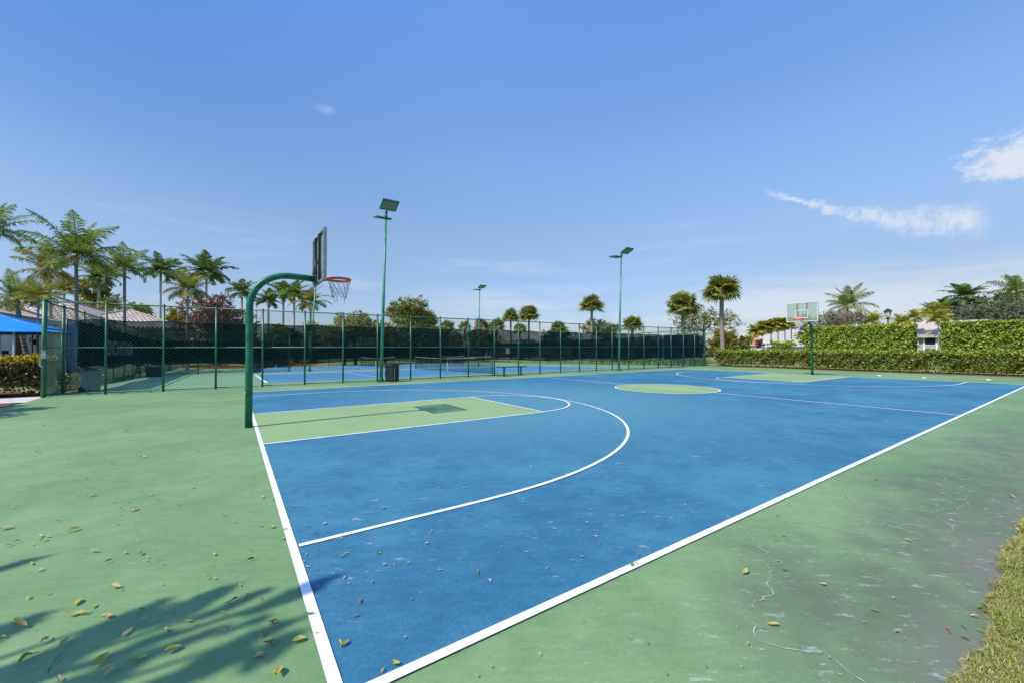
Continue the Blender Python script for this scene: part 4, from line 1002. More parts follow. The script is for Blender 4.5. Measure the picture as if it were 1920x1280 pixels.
# gate at the left end
gt = thing('fence_gate', 'tall green chain-link gate at the left end of the fence by the footpath', 'gate')
z0 = terrain(18.2)
q = MB(); y0, y1 = FY + .12, 19.02
for y in (y0, y1): q.tube([(SX, y, z0 + .06), (SX, y, z0 + 2.12)], .024, 8)
for z in (.08, 1.15, 2.10): q.tube([(SX, y0, z0 + z), (SX, y1, z0 + z)], .024, 8)
q.obj('gate_frame', M['post'], gt)
q = MB(); mesh_wires(q, (SX, y0), (SX, y1), z0 + .08, z0 + .08, 2.0, .075, .0026); q.obj('gate_mesh', M['wire'], gt)
q = MB(); mesh_wires(q, (SX, y0), (SX, y1), z0 + 2.16, z0 + 2.16, .85, .075, .0026); q.tube([(SX, FY, z0 + 3.05), (SX, 19.15, z0 + 3.02)], .025, 8); q.tube([(SX, FY, z0 + 2.2), (SX, 19.15, z0 + 2.2)], .022, 8)
q.obj('transom', M['wire'], gt)
q = MB(); q.box((SX + .01, FY - .075, 1.36), (.10, .05, .26)); q.box((SX + .055, FY - .09, 1.36), (.02, .03, .12)); q.obj('lock_box', M['galv'], gt, .006)
q = MB(); q.box((SX - .075, FY - .02, 1.10), (.05, .07, .16)); q.tube([(SX - .1, FY + .02, 1.0), (SX - .02, FY - .09, .97), (SX + .08, FY + .02, 1.0)], .012, 6); q.obj('latch', M['galv'], gt)

# ------------------------------------------------------------------ windscreens
def cloth(name, label, axis, c, s0, s1, ztop, zbot, mat, seed, sag=.05, ruf=.02, group=None, nx=None):
    rng = random.Random(seed); nx = nx or max(8, int((s1 - s0) * 6)); nz = 14
    ph = [rng.uniform(0, 6.28) for _ in range(6)]
    V = []; F = []
    for j in range(nz + 1):
        for i in range(nx + 1):
            s = s0 + (s1 - s0) * i / nx; v = j / nz
            y = s if axis == 'y' else c
            zt = ztop(s) - sag * abs(math.sin(s * 1.9 + ph[0])) * (1 - v) ** 2; zb = zbot(s) + sag * .9 * math.sin(s * .9 + ph[1])
            z = zt + (zb - zt) * v
            off = ruf * (math.sin(s * 3.1 + ph[2] + v * 2) * .5 + math.sin(s * 7.7 + v * 5 + ph[3]) * .3 + math.sin(s * 1.1 - v * 6 + ph[4]) * .6)
            V.append((s, c + off, z) if axis == 'x' else (c + off, s, z))
    for j in range(nz):
        for i in range(nx):
            a_ = j * (nx + 1) + i; F.append((a_, a_ + 1, a_ + nx + 2, a_ + nx + 1))
    o = arr_obj(name, V, F, mat, smooth=True); tag(o, label, 'windscreen', group)
    h = MB(); n1 = nx + 1
    h.tube([Vector(V[i]) for i in range(0, n1, 2)], .016, 5)
    h.tube([Vector(V[nz * n1 + i]) for i in range(0, n1, 2)], .010, 5)
    h.tube([Vector(V[j * n1]) for j in range(nz + 1)], .016, 5); h.tube([Vector(V[j * n1 + nx]) for j in range(nz + 1)], .014, 5)
    h.obj('hem', M['hem'], o)
    return o
zt = lambda s: 2.53
cloth('windscreen', 'long dark see-through windscreen tied along the front fence', 'x', FY + .07, -4.62, 26.65, zt, lambda s: 1.0 - .009 * (s + 4.6), M['screen_front'], 3, .06, .03)
cloth('windscreen', 'dark windscreen panel at the far right end of the front fence past the slit', 'x', FY + .07, 26.95, 32.3, lambda s: 2.50, lambda s: .70, M['screen_navy'], 5, .03, .03)
sidew = cloth('windscreen', 'black windscreen with pale block lettering on the side fence', 'y', SX + .06, 20.85, 53.2, lambda s: 2.72 + terrain(s) - .1 * math.exp(-((s - 36) / 9) ** 2), lambda s: .82 + terrain(s), M['screen_dark'], 8, .09, .02)
cloth('windscreen', 'grey windscreen panel beside the gate', 'y', SX + .05, 19.35, 20.78, lambda s: 2.62 - .03 * (s - 19.3) , lambda s: .66, M['screen_grey'], 9, .02, .035)
cloth('windscreen', 'dark windscreen along the back fence of the tennis courts', 'x', 53.3, SX + .2, 32.4, lambda s: terrain(53.3) + 2.35, lambda s: terrain(53.3) + .95, M['screen_dark'], 10, .05, .02)
cloth('windscreen', 'navy windscreen on the far side fence above the low shrubs', 'y', 32.40, FY + .5, 53.1, lambda s: terrain(s) + 2.72, lambda s: terrain(s) + .72, M['screen_navy'], 11, .05, .03)
cloth('windscreen', 'black windscreen on the short divider fence between tennis courts', 'x', 36.1, SX + .3, .6, lambda s: terrain(36) + 2.45, lambda s: terrain(36) + .75, M['screen_dark'], 13, .04, .02)
cloth('windscreen', 'torn black windscreen sagging to the ground at the end of the divider fence', 'x', 36.05, .65, 3.4, lambda s: terrain(36) + 2.3 - .35 * (s - .65), lambda s: terrain(36) + .5 - .5 * math.exp(-((s - 1.2) / .35) ** 2) - .1, M['screen_dark'], 14, .06, .05)
# lettering on the side windscreen
fc = bpy.data.curves.new('letters', 'FONT'); fc.body = 'ENCANTADA'; fc.size = 1.0; fc.extrude = 0.002; fc.offset = 0.03
fo = bpy.data.objects.new('letters_tmp', fc); COL.objects.link(fo); bpy.context.view_layer.update()
fm = bpy.data.meshes.new_from_object(fo.evaluated_get(bpy.context.evaluated_depsgraph_get())); bpy.data.objects.remove(fo)
cs = np.array([v.co for v in fm.vertices]); mn, mxx = cs.min(0), cs.max(0)
for v in fm.vertices:
    a_ = (v.co.x - mn[0]) / (mxx[0] - mn[0]); b_ = (v.co.y - mn[1]) / (mxx[1] - mn[1])
    y_ = 24.75 + 6.1 * a_
    v.co = (SX + .115 + v.co.z, y_, 1.30 + .72 * b_ + terrain(y_) * .55)
fm.materials.clear(); fm.materials.append(M['letter'])
link('lettering', fm, sidew)
# white square sign with a numeral on the far side windscreen
sg = thing('court_sign', 'small white square sign with the number 1 on the navy windscreen', 'sign', (32.30, 47.0, 1.1))
q = MB(); q.box((0, 0, 0), (.02, .95, .75)); q.obj('sign_panel', M['tape'], sg)
fc = bpy.data.curves.new('num', 'FONT'); fc.body = '1'; fc.size = .75; fc.extrude = .004; fc.offset = .02
fo = bpy.data.objects.new('num_tmp', fc); COL.objects.link(fo); bpy.context.view_layer.update()
fm = bpy.data.meshes.new_from_object(fo.evaluated_get(bpy.context.evaluated_depsgraph_get())); bpy.data.objects.remove(fo)
for v in fm.vertices: v.co = (-.016 - v.co.z, .15 - v.co.x, v.co.y - .26)
fm.materials.clear(); fm.materials.append(M['hem']); link('numeral', fm, sg)

# ------------------------------------------------------------------ basketball hoops
def hoop(label, x0, sx, y, cordmat, ybw):
    h = thing('basketball_hoop', label, 'basketball hoop', (x0, y, 0), 0 if sx == 1 else math.pi)
    p = MB(); pts = [(-.12, 0, -.05), (-.12, 0, 1.2), (-.12, 0, 2.36)]
    Rr = .66
    for i in range(1, 9):
        t_ = i / 8 * math.pi / 2; pts.append((-.12 + Rr * (1 - math.cos(t_)), 0, 2.36 + Rr * math.sin(t_)))
    pts += [(.8, 0, 3.015), (1.04, 0, 3.0)]
    p.tube(pts, .064, 20); p.obj('pole', M['pole'], h)
    bx = 1.14; hw, z0_, z1_ = ybw / 2, 2.91, 3.97
    f = MB(); th = .055; bw = .045
    for zz in (z0_ + bw / 2, z1_ - bw / 2): f.box((bx - .02, 0, zz), (th, ybw, bw))
    for yy in (-hw + bw / 2, hw - bw / 2): f.box((bx - .02, yy, (z0_ + z1_) / 2), (th, bw, z1_ - z0_ - 2 * bw))
    fr = f.obj('board_frame', M['alu'], h, .004)
    f = MB()
    for yy in (-.23, .23): f.box((bx - .045, yy, (z0_ + z1_) / 2), (.05, .075, z1_ - z0_ - 2 * bw - .002))
    f.obj('back_brace', M['darkmetal'], h)
    f = MB(); f.box((bx + .006, 0, (z0_ + z1_) / 2), (.012, ybw - .012, z1_ - z0_ - .012)); bd = f.obj('backboard', M['board'], h)
    f = MB(); xx = bx + .0145; e = .036
    for yy in (-hw + e / 2 + .006, hw - e / 2 - .006): f.box((xx, yy, (z0_ + z1_) / 2), (.003, e, z1_ - z0_ - .014))
    for zz in (z0_ + e / 2 + .006, z1_ - e / 2 - .006): f.box((xx, 0, zz), (.003, ybw - 2 * e - .014, e))
    for yy in (-.28, .28): f.box((xx, yy, 3.33), (.003, .032, .45))
    for zz in (3.11 + .016, 3.555 - .016): f.box((xx, 0, zz), (.003, .528, .032))
    f.obj('board_border', M['board_white'], bd)
    f = MB(); f.box((bx - .09, 0, 3.0), (.03, .24, .26)); f.box((bx - .075, 0, 3.2), (.02, .07, .3))
    f.tube([(bx - .12, -.1, 3.1), (bx - .05, -.2, 3.45)], .014, 6); f.tube([(bx - .12, .1, 3.1), (bx - .05, .2, 3.45)], .014, 6)
    f.obj('mounting_plate', M['darkmetal'], h, .004)
    rc = bx + .015 + .15 + .23; r = MB()
    for z_, rr in ((3.05, .235), (3.018, .232)):
        r.tube([(rc + rr * math.cos(a_), rr * math.sin(a_), z_) for a_ in np.linspace(0, 2 * math.pi, 40, endpoint=False)], .0115, 8, closed=True)
    for i in range(20):
        a_ = 2 * math.pi * i / 20; r.box((rc + .2335 * math.cos(a_), .2335 * math.sin(a_), 3.034), (.006, .075, .026), a_)
    r.box((bx + .021, 0, 3.03), (.012, .15, .15)); r.box((bx + .095, 0, 3.035), (.15, .11, .025))
    for yy in (-.05, .05): r.tube([(bx + .02, yy, 2.97), (rc - .2, yy * 2.2, 3.015)], .009, 6)
    r.obj('rim', M['rim'], h)
    n = MB(); rng = random.Random(5); kn = 12; lev = [(3.01, .225), (2.90, .195), (2.80, .17), (2.71, .152), (2.62, .145)]
    P = [[None] * kn for _ in lev]
    for li, (z_, rr) in enumerate(lev):
        for i in range(kn):
            a_ = 2 * math.pi * (i + .5 * (li % 2)) / kn
            P[li][i] = Vector((rc + rr * math.cos(a_) + rng.uniform(-.008, .008), rr * math.sin(a_) + rng.uniform(-.008, .008), z_ + rng.uniform(-.012, .012)))
    cr = .0042
    for li in range(len(lev) - 1):
        for i in range(kn):
            j = i if li % 2 == 0 else (i + 1) % kn
            jm = (i - 1) % kn if li % 2 == 0 else i
            if li == 3 and i in (2, 3): continue
            n.tube([P[li][i], P[li + 1][j]], cr, 5, caps=False); n.tube([P[li][i], P[li + 1][jm]], cr, 5, caps=False)
    for i in (1, 4, 7, 8, 10): n.tube([P[4][i], P[4][i] + Vector((rng.uniform(-.02, .02), rng.uniform(-.02, .02), -.05 - .06 * rng.random()))], cr, 5)
    n.tube([P[4][8], P[4][8] + Vector((.02, .01, -.10)), P[4][8] + Vector((.035, -.01, -.16))], cr, 5)
    n.obj('net', cordmat, h)
    return h
hoop('near basketball hoop on green goose-neck pole, seen from behind its backboard', 0.0, 1, MID, M['cord'], 1.37)
hoop('far basketball hoop with pale board facing us, in front of the hedges', L, -1, 7.55, M['cordwhite'], 1.50)

# ------------------------------------------------------------------ light poles
def light_pole(label, x, y, h, lean, r, head, grp=None):
    z = terrain(y); p = thing('light_pole', label, 'light pole', (x, y, z))
    q = MB(); q.tube([(0, 0, 0), (lean * .5, 0, h * .5), (lean, 0, h)], [r, r * .88, r * .72], 12); q.obj('pole', M['lightpole'], p)
    q = MB(); q.box((0, 0, .02), (.36, .36, .04)); q.tube([(0, 0, .04), (0, 0, .22)], [r * 1.5, r * 1.25], 12)
    for a_ in range(4):
        q.tube([(.14 * math.cos(a_ * 1.571 + .785), .14 * math.sin(a_ * 1.571 + .785), .04), (.14 * math.cos(a_ * 1.571 + .785), .14 * math.sin(a_ * 1.571 + .785), .09)], .016, 6)
    q.obj('base_plate', M['lamphead'], p, .004)
    q = MB(); q.tube([(lean, 0, h - .05), (lean, 0, h + .22)], [r * 1.05, r * .9], 10); q.obj('top_collar', M['lamphead'], p)
    for (az, tilt, dz, sc) in head:
        d = Vector((math.cos(az), math.sin(az), 0)); a_ = Vector((lean, 0, h + dz)); e_ = a_ + d * .16 + Vector((0, 0, .02))
        hd = MB(); hd.tube([a_, e_], .032, 8); hd.box(a_ + d * .07, (.1, .1, .1), az)
        ct = e_ + d * .36 * sc + Vector((0, 0, math.sin(tilt) * .36 * sc))
        hd.box(ct, (.62 * sc, .74 * sc, .075), az, 0, 0, -tilt); o = hd.obj('lamp_head', M['lamphead'], p, .006)
        nv = Vector((math.sin(tilt) * d.x, math.sin(tilt) * d.y, -math.cos(tilt)))
        ls = MB(); ls.box(ct + nv * .0405, (.48 * sc, .62 * sc, .006), az, 0, 0, -tilt); ls.obj('lens', M['lamplens'], o)
    return p
light_pole('tall green light pole before the fence with a dark bin at its foot', 5.26, 17.02, 7.55, .20, .075, [(R(-90), R(28), .28, 1.0), (R(90), R(12), .06, .95)])
light_pole('tall green light pole before the fence towards its far end', 21.35, 17.02, 7.75, .30, .075, [(R(-90), R(24), .16, 1.0), (R(90), R(4), .06, .95)])
light_pole('light pole among the tennis courts, standing against plain sky in the middle', 20.8, 35.3, 7.9, .15, .075, [(R(-90), R(20), .16, 1.0), (R(90), R(4), .06, .95)])
light_pole('light pole among the tennis courts, its top hidden behind the near backboard', 4.9, 35.4, 7.75, .45, .075, [(R(-90), R(20), .16, 1.0), (R(90), R(4), .06, .95)])
light_pole('small distant light pole between the royal palms', 3.1, 82.0, 10.3, .0, .09, [(R(-30), R(6), .1, 1.3), (R(150), R(4), .06, 1.3)])

# ------------------------------------------------------------------ bench, bins
bn = thing('bench', 'backless green bench on two legs in front of the fence', 'bench', (12.52, 17.0, 0))
q = MB(); q.box((0, 0, .50), (1.95, .30, .045)); q.obj('seat', M['post'], bn, .01)
for x in (-.52, .62):
    q = MB(); q.box((x, 0, .245), (.07, .07, .45)); q.box((x, 0, .46), (.08, .28, .03)); q.box((x, 0, .018), (.36, .10, .036)); q.obj('leg', M['post'], bn, .005)
bi = thing('waste_bin', 'square black waste bin at the foot of the nearest light pole', 'bin', (5.74, 16.92, 0), R(34))
q = MB(); q.box((0, 0, .37), (.46, .42, .70)); q.box((0, -.213, .30), (.34, .006, .40)); q.obj('body', M['black'], bi, .015)
q = MB(); q.box((0, 0, .745), (.54, .48, .05)); q.box((0, 0, .79), (.40, .36, .04)); q.obj('lid', M['black'], bi, .012)
q = MB(); q.box((-.12, -.2185, .37), (.028, .012, .70)); q.obj('corner_trim', M['pale_strip'], bi)
tb = thing('waste_bin', 'grey plastic wheeled bin with open lid and black bag inside the gate', 'bin', (-4.72, 19.55, terrain(19.5)), R(12))
q = MB()
def taper(mb, w0, d0, w1, d1, z0, z1, m=0):
    vs = [(-w0/2,-d0/2,z0),(w0/2,-d0/2,z0),(w0/2,d0/2,z0),(-w0/2,d0/2,z0),(-w1/2,-d1/2,z1),(w1/2,-d1/2,z1),(w1/2,d1/2,z1),(-w1/2,d1/2,z1)]
    mb.add(vs, [[3,2,1,0],[4,5,6,7],[0,1,5,4],[1,2,6,5],[2,3,7,6],[3,0,4,7]], m)
taper(q, .46, .46, .60, .60, .04, .80); taper(q, .64, .64, .64, .64, .80, .84); q.obj('body', M['plastic_grey'], tb, .02)
q = MB(); q.box((-.34, 0, .93), (.03, .62, .30), 0, 0, 0, R(-35)); q.obj('lid', M['plastic_grey'], tb, .01)
q = MB(); rng = random.Random(2)
ring = [(.36 * math.cos(t_) * (1 + rng.uniform(-.08, .1)), .36 * math.sin(t_) * (1 + rng.uniform(-.08, .1)), .80 + rng.uniform(-.13, .05)) for t_ in np.linspace(0, 2 * math.pi, 18, endpoint=False)]
in_ = [(p[0] * .85, p[1] * .85, .86 + rng.uniform(0, .03)) for p in ring]
q.add(ring + in_ + [(0, 0, .80)], [[i, (i + 1) % 18, 18 + (i + 1) % 18, 18 + i] for i in range(18)] + [[18 + i, 18 + (i + 1) % 18, 36] for i in range(18)], 0, True); q.obj('bin_bag', M['bag'], tb)
for s in (-1, 1):
    q = MB(); q.tube([(-.25, s * .24, .09), (-.25, s * .29, .09)], .09, 14); q.obj('wheel', M['tyre'], tb)
b3 = thing('storage_box', 'low black box against the side fence far along the tennis court', 'box', (-4.65, 34.2, terrain(34.2)))
q = MB(); q.box((0, 0, .30), (.75, 1.0, .60)); q.obj('body', M['black'], b3, .02); q = MB(); q.box((0, 0, .63), (.80, 1.05, .05)); q.obj('lid', M['black'], b3, .01)

# ------------------------------------------------------------------ tennis nets
def tennis_net(label, x, y0, y1):
    t_ = thing('tennis_net', label, 'tennis net', (0, 0, 0)); ym = (y0 + y1) / 2
    for y in (y0, y1):
        q = MB(); q.tube([(x, y, terrain(y)), (x, y, terrain(y) + 1.09)], .045, 10); q.tube([(x, y, terrain(y) + 1.09), (x, y, terrain(y) + 1.12)], [.05, .02], 10); q.obj('post', M['post'], t_)
    top = lambda y: terrain(y) + .93 + .14 * abs((y - ym) / (y1 - y0) * 2) ** 1.6
    V = []; F = []; n = 30
    for i in range(n + 1):
        y = y0 + .05 + (y1 - y0 - .1) * i / n; V += [(x, y, top(y)), (x + .02 * math.sin(i * 1.3), y, terrain(y) + .03)]
    for i in range(n): F.append((2 * i, 2 * i + 1, 2 * i + 3, 2 * i + 2))
    arr_obj('net_mesh', V, F, M['netmesh'], t_)
    q = MB(); hh = .034
    for i in range(n):
        ya = y0 + .05 + (y1 - y0 - .1) * i / n; yb = y0 + .05 + (y1 - y0 - .1) * (i + 1) / n
        for sx in (-.012, .012): q.quad((x + sx, ya, top(ya) - hh), (x + sx, yb, top(yb) - hh), (x + sx, yb, top(yb) + hh), (x + sx, ya, top(ya) + hh))
        q.quad((x - .012, ya, top(ya) + hh), (x + .012, ya, top(ya) + hh), (x + .012, yb, top(yb) + hh), (x - .012, yb, top(yb) + hh))
    q.obj('tape', M['tape'], t_)
    q = MB(); q.box((x, ym, terrain(ym) + .46), (.05, .05, .90)); q.obj('centre_strap', M['tape'], t_)
tennis_net('tennis net nearest the fence with white tape, on the first blue court', 12.9, 19.7, 32.5)
tennis_net('tennis net on the second court, left of the nearest light pole', 12.9, 38.2, 50.9)
tennis_net('short distant net seen just above the middle of the nearest tennis net', 24.5, 45.6, 53.0)
sp_ = thing('sign_post', 'far pale board on a grey post left of the far hoop behind the low hedge', 'sign', SIGNP)
q = MB(); q.tube([(0, 0, 0), (0, 0, 2.6)], .09, 8); q.obj('post', M['galv'], sp_)
q = MB(); q.box((0, -.08, 3.1), (1.1, .06, 1.3), R(-40)); q.obj('board', M['tape'], sp_, .01)
fs = thing('post_stand', 'small white T shaped stand at the back of the tennis courts', 'stand', (3.5, 48.6, terrain(48.6)))  # plain white T shape: upright post with a flat top
q = MB(); q.box((0, 0, .55), (.16, .16, 1.1)); q.obj('pedestal', M['tape'], fs, .01)
q = MB(); q.box((0, 0, 1.16), (.75, .45, .14)); q.obj('top_bar', M['tape'], fs, .03)
for i, (x, y, s) in enumerate(((28.6, 5.2, .11), (28.3, 3.4, .10), (28.9, 1.35, .10))):
    q = MB(); q.tube([(x, y, 0), (x, y, .02), (x, y, .035)], [s, s * .95, s * .3], 12)
    lab = ['small white cap on the green apron nearest the far hoop', 'small white cap on the apron close to the far baseline, middle of three', 'small white cap on the far apron near the right end of the arc'][i]
    tag(q.obj('ground_cap', M['tape']), lab, 'ground cap', 'white caps beyond the far baseline')
# ------------------------------------------------------------------ vegetation
def leaf_quads(C, D, Nn, ln, wd):
    """Pointed leaves: C centres, D directions, Nn normals (n,3); ln, wd arrays."""
    D = D / np.maximum(np.linalg.norm(D, axis=1, keepdims=True), 1e-6)
    S = np.cross(D, Nn); S /= np.maximum(np.linalg.norm(S, axis=1, keepdims=True), 1e-6)
    ln = np.asarray(ln)[:, None]; wd = np.asarray(wd)[:, None]
    V = np.stack([C - D * ln * .5, C + S * wd * .5 - D * ln * .05, C + D * ln * .5, C - S * wd * .5 - D * ln * .05], 1)
    return V.reshape(-1, 3), np.arange(len(C) * 4).reshape(-1, 4)
def clump_cloud(rs, lobes, n, leaf, sub=26, flat=.0, shell=.55):
    """Leaf positions in small clumps spread over lobes (cx,cy,cz,rx,ry,rz)."""
    lobes = np.array(lobes); wgt = (lobes[:, 3] * lobes[:, 4] * lobes[:, 5]) ** (2 / 3); wgt /= wgt.sum()
    nc = max(6, n // sub)
    li = rs.choice(len(lobes), nc, p=wgt); u = rs.normal(size=(nc, 3)); u /= np.linalg.norm(u, axis=1, keepdims=True)
    rad = shell + (1.04 - shell) * rs.random((nc, 1)) ** .6
    cc = lobes[li, :3] + u * rad * lobes[li, 3:6]
    cr = (lobes[li, 3:6].mean(1) * rs.uniform(.14, .34, nc))
    k = rs.integers(0, nc, n)
    P = cc[k] + rs.normal(size=(n, 3)) * cr[k][:, None] * np.array([.62, .62, .45])
    out = u[k] + rs.normal(size=(n, 3)) * .9 + np.array([0, 0, .35])
    D = rs.normal(size=(n, 3)) + u[k] * .5 - np.array([0, 0, .25])
    return P, D, out, li
def broadleaf(name, label, cat, x, y, lobes, mat, n, leaf, trunk, bark, seed, group=None, limbs=True, sub=26, tr=.16, twigs=0):
    rs = np.random.default_rng(seed); rng = random.Random(seed); z0 = terrain(y)
    t = thing(name, label, cat, (x, y, z0), group=group)
    P, D, O, li = clump_cloud(rs, lobes, n, leaf, sub)
    V, F = leaf_quads(P, D, O, leaf * rs.uniform(.6, 1.3, n), leaf * rs.uniform(.4, .75, n))
    arr_obj('crown', V, F, mat, t)
    q = MB()
    for bx_, by_ in trunk:
        tz = min(l[2] - l[5] * .55 for l in lobes); tz = max(tz, .5)
        b0 = Vector((bx_, by_, -.1)); b1 = Vector((bx_ * .85 + rng.uniform(-.1, .1), by_ * .85, tz * .55)); b2 = Vector((bx_ * .7 + rng.uniform(-.2, .2), by_ * .7, tz + .2))
        q.tube([b0, b1, b2], [tr * 1.35, tr, tr * .8], 8)
        if limbs:
            for l in sorted(lobes, key=lambda l: (l[0] - b2.x) ** 2 + (l[1] - b2.y) ** 2)[:6]:
                e = Vector((l[0], l[1], l[2] + l[5] * .35)); md = (b2 + e) / 2 + Vector((rng.uniform(-.2, .2), rng.uniform(-.2, .2), -.1))
                q.tube([b2, md, e], [tr * .6, tr * .38, tr * .12], 6, caps=False)
                for _ in range(twigs):
                    s_ = md.lerp(e, rng.random()); d_ = Vector((rng.uniform(-1, 1) * l[3], rng.uniform(-1, 1) * l[4], rng.uniform(-.2, .9) * l[5]))
                    q.tube([s_, s_ + d_ * .5 + Vector((0, 0, .05)), s_ + d_], [tr * .16, tr * .11, tr * .05], 4, caps=False)
    q.obj('trunk', bark, t)
    return t
def lobes_for(rng, w, d, h0, h1, n, ragged=.25):
    """A crown w wide, d deep, between heights h0 and h1, as n overlapping lobes."""
    out = []; hm = (h0 + h1) / 2; hh = (h1 - h0) / 2
    out.append((0, 0, hm, w * .30, d * .30, hh * .62))
    for i in range(n):
        a_ = 2 * math.pi * (i + rng.random() * .6) / n; rr = rng.uniform(.18, .34); e_ = rng.uniform(-.55, .62)
        cx, cy = math.cos(a_) * w * rr, math.sin(a_) * d * rr; cz = hm + hh * e_ * (1.0 - rr * .3)
        s_ = rng.uniform(.14, .24); rz_ = min(hh * rng.uniform(.26, .48), h1 - cz + hh * .08)
        out.append((cx, cy, cz, w * s_, d * s_, max(rz_, hh * .15)))
    tp = max(l[2] + l[5] for l in out); k_ = (h1 - h0) / max(.1, tp - h0)
    return [(a_, b_, h0 + (c_ - h0) * k_, d_, e_, f_ * k_) for a_, b_, c_, d_, e_, f_ in out]

def frond_pinnate(rs, O, az, el, Lf, droop, nl, lw, leaf_len, hang, V, F, kf):
    """One feather frond: arching midrib with leaflets on both sides, appended to V, F. Returns midrib points."""
    seg = 14; pts = []; p = np.array(O, float); e = el
    for i in range(seg + 1):
        pts.append(p.copy()); t = i / seg
        e = el - droop * (t ** 1.35)
        p = p + np.array([math.cos(e) * math.cos(az), math.cos(e) * math.sin(az), math.sin(e)]) * Lf / seg
    pts = np.array(pts); side = np.array([-math.sin(az), math.cos(az), 0.0]); tw = rs.uniform(-.35, .35)
    for k in range(nl):
        t = .13 + .86 * (k + rs.uniform(-.2, .2)) / nl; t = min(max(t, .1), .995)
        f_ = t * seg; i = min(int(f_), seg - 1); q = pts[i] + (pts[i + 1] - pts[i]) * (f_ - i)
        T = pts[i + 1] - pts[i]; T = T / np.linalg.norm(T); upv = np.cross(side, T); upv *= (1 if upv[2] >= 0 or abs(T[2]) > .9 else -1)
        prof = math.sin(math.pi * min(1, (t * .88 + .16))) ** .7
        for s in (-1, 1):
            l_ = leaf_len * prof * rs.uniform(.8, 1.15); fwd = .35 + .55 * t + rs.uniform(-.1, .1)
            d = side * s * math.cos(fwd) + T * math.sin(fwd) + upv * (.22 + tw * s + rs.uniform(-.15, .15)); d /= np.linalg.norm(d)
            g = np.array([0, 0, -1.0]) * hang * rs.uniform(.6, 1.4)
            m1 = q + d * l_ * .5 + g * l_ * .14; tip = q + d * l_ * .93 + g * l_ * .58
            wv = T * lw * rs.uniform(.8, 1.2) * .5
            b = len(V); V.extend([q - wv * .6, q + wv * .6, m1 + wv, m1 - wv, tip + wv * .15, tip - wv * .15]); F.extend([(b, b + 1, b + 2, b + 3), (b + 3, b + 2, b + 4, b + 5)])
    return pts
def feather_palm(label, x, y, zc, Lf, kind, seed, trunk=True, lean=(0, 0), group=None, name='palm_tree'):
    rs = np.random.default_rng(seed); z0 = terrain(y); hc = zc - z0
    t = thing(name, label, 'palm tree', (x, y, z0), group=group)
    P = dict(coco=(18, 'leaf_coco', 1.35, .85, .29, .064, 46), cocoy=(18, 'leaf_cocoy', 1.40, .80, .30, .070, 44),
             royal=(19, 'leaf_royal', 1.6, .42, .28, .115, 40), small=(18, 'leaf_palmfar', 1.7, .5, .32, .12, 24), areca=(22, 'leaf_palmfar', 1.5, .5, .34, .12, 24),
             far=(26, 'leaf_palmfar', 1.9, .6, .42, .30, 14), royaly=(16, 'leaf_cocoy', 1.6, .45, .27, .105, 36))[kind]
    nf, lm, dr, hang, ll, lw, nl = P
    V = []; F = []; ribs = MB(); dead = []; DF = []
    for i in range(nf):
        az = i * 2.39996 + rs.uniform(-.25, .25); fr = (i + .5) / nf
        el = R(84) - R(92) * fr ** 1.05 + rs.uniform(-.14, .14)
        if kind == 'royal' or kind == 'royaly': el = R(74) - R(82) * fr + rs.uniform(-.1, .1)
        L_ = Lf * (.72 + .34 * math.sin(math.pi * min(1, fr + .15))) * rs.uniform(.9, 1.08); droop = dr * rs.uniform(.75, 1.2) * (.55 + .6 * fr)
        isdead = kind.startswith('coco') and fr > .93
        pts = frond_pinnate(rs, (0, 0, hc), az, el, L_, droop, nl, lw * Lf / 3.2, ll * Lf, hang, dead if isdead else V, DF if isdead else F, kind)
        ribs.tube([Vector(p) for p in pts[::2]], [.030 * Lf / 3] + [.018 * Lf / 3] * (len(pts[::2]) - 2) + [.006], 4, caps=False)
    fs_ = arr_obj('crown', np.array(V), np.array(F), M[lm], t)
    ribs.obj('midribs', M['leaf_sabal'], t)
    if dead: arr_obj('dead_fronds', np.array(dead), np.array(DF), M['leaf_dead'], t)
    if trunk:
        q = MB(); lx, ly = lean; r0 = {'coco': .15, 'cocoy': .14, 'royal': .24, 'royaly': .22, 'small': .09, 'areca': .06, 'far': .16}[kind] * (1 if Lf > 2 else .8)
        top = hc - (.9 if kind.startswith('royal') else .0)
        n = 9; pts = [(lx * (1 - (i / n)) ** 1.6, ly * (1 - (i / n)) ** 1.6, -.1 + (top + .1) * i / n) for i in range(n + 1)]
        q.tube(pts, [r0 * (1.35 - .55 * min(1, i / 3)) if i < 3 else r0 * (.8 - .1 * i / n) for i in range(n + 1)], 10)
        q.obj('trunk', M[{'coco': 'palmtrunk', 'cocoy': 'palmgrey', 'royal': 'royaltrunk', 'royaly': 'royaltrunk', 'small': 'palmgrey', 'areca': 'palmgrey', 'far': 'palmgrey'}[kind]], t)
        if kind.startswith('royal'):
            q = MB(); q.tube([(0, 0, top - .05), (0, 0, top + .45), (0, 0, hc + .25)], [r0 * .75, r0 * .85, r0 * .35], 10); q.obj('crownshaft', M['shaft'], t)
    return t
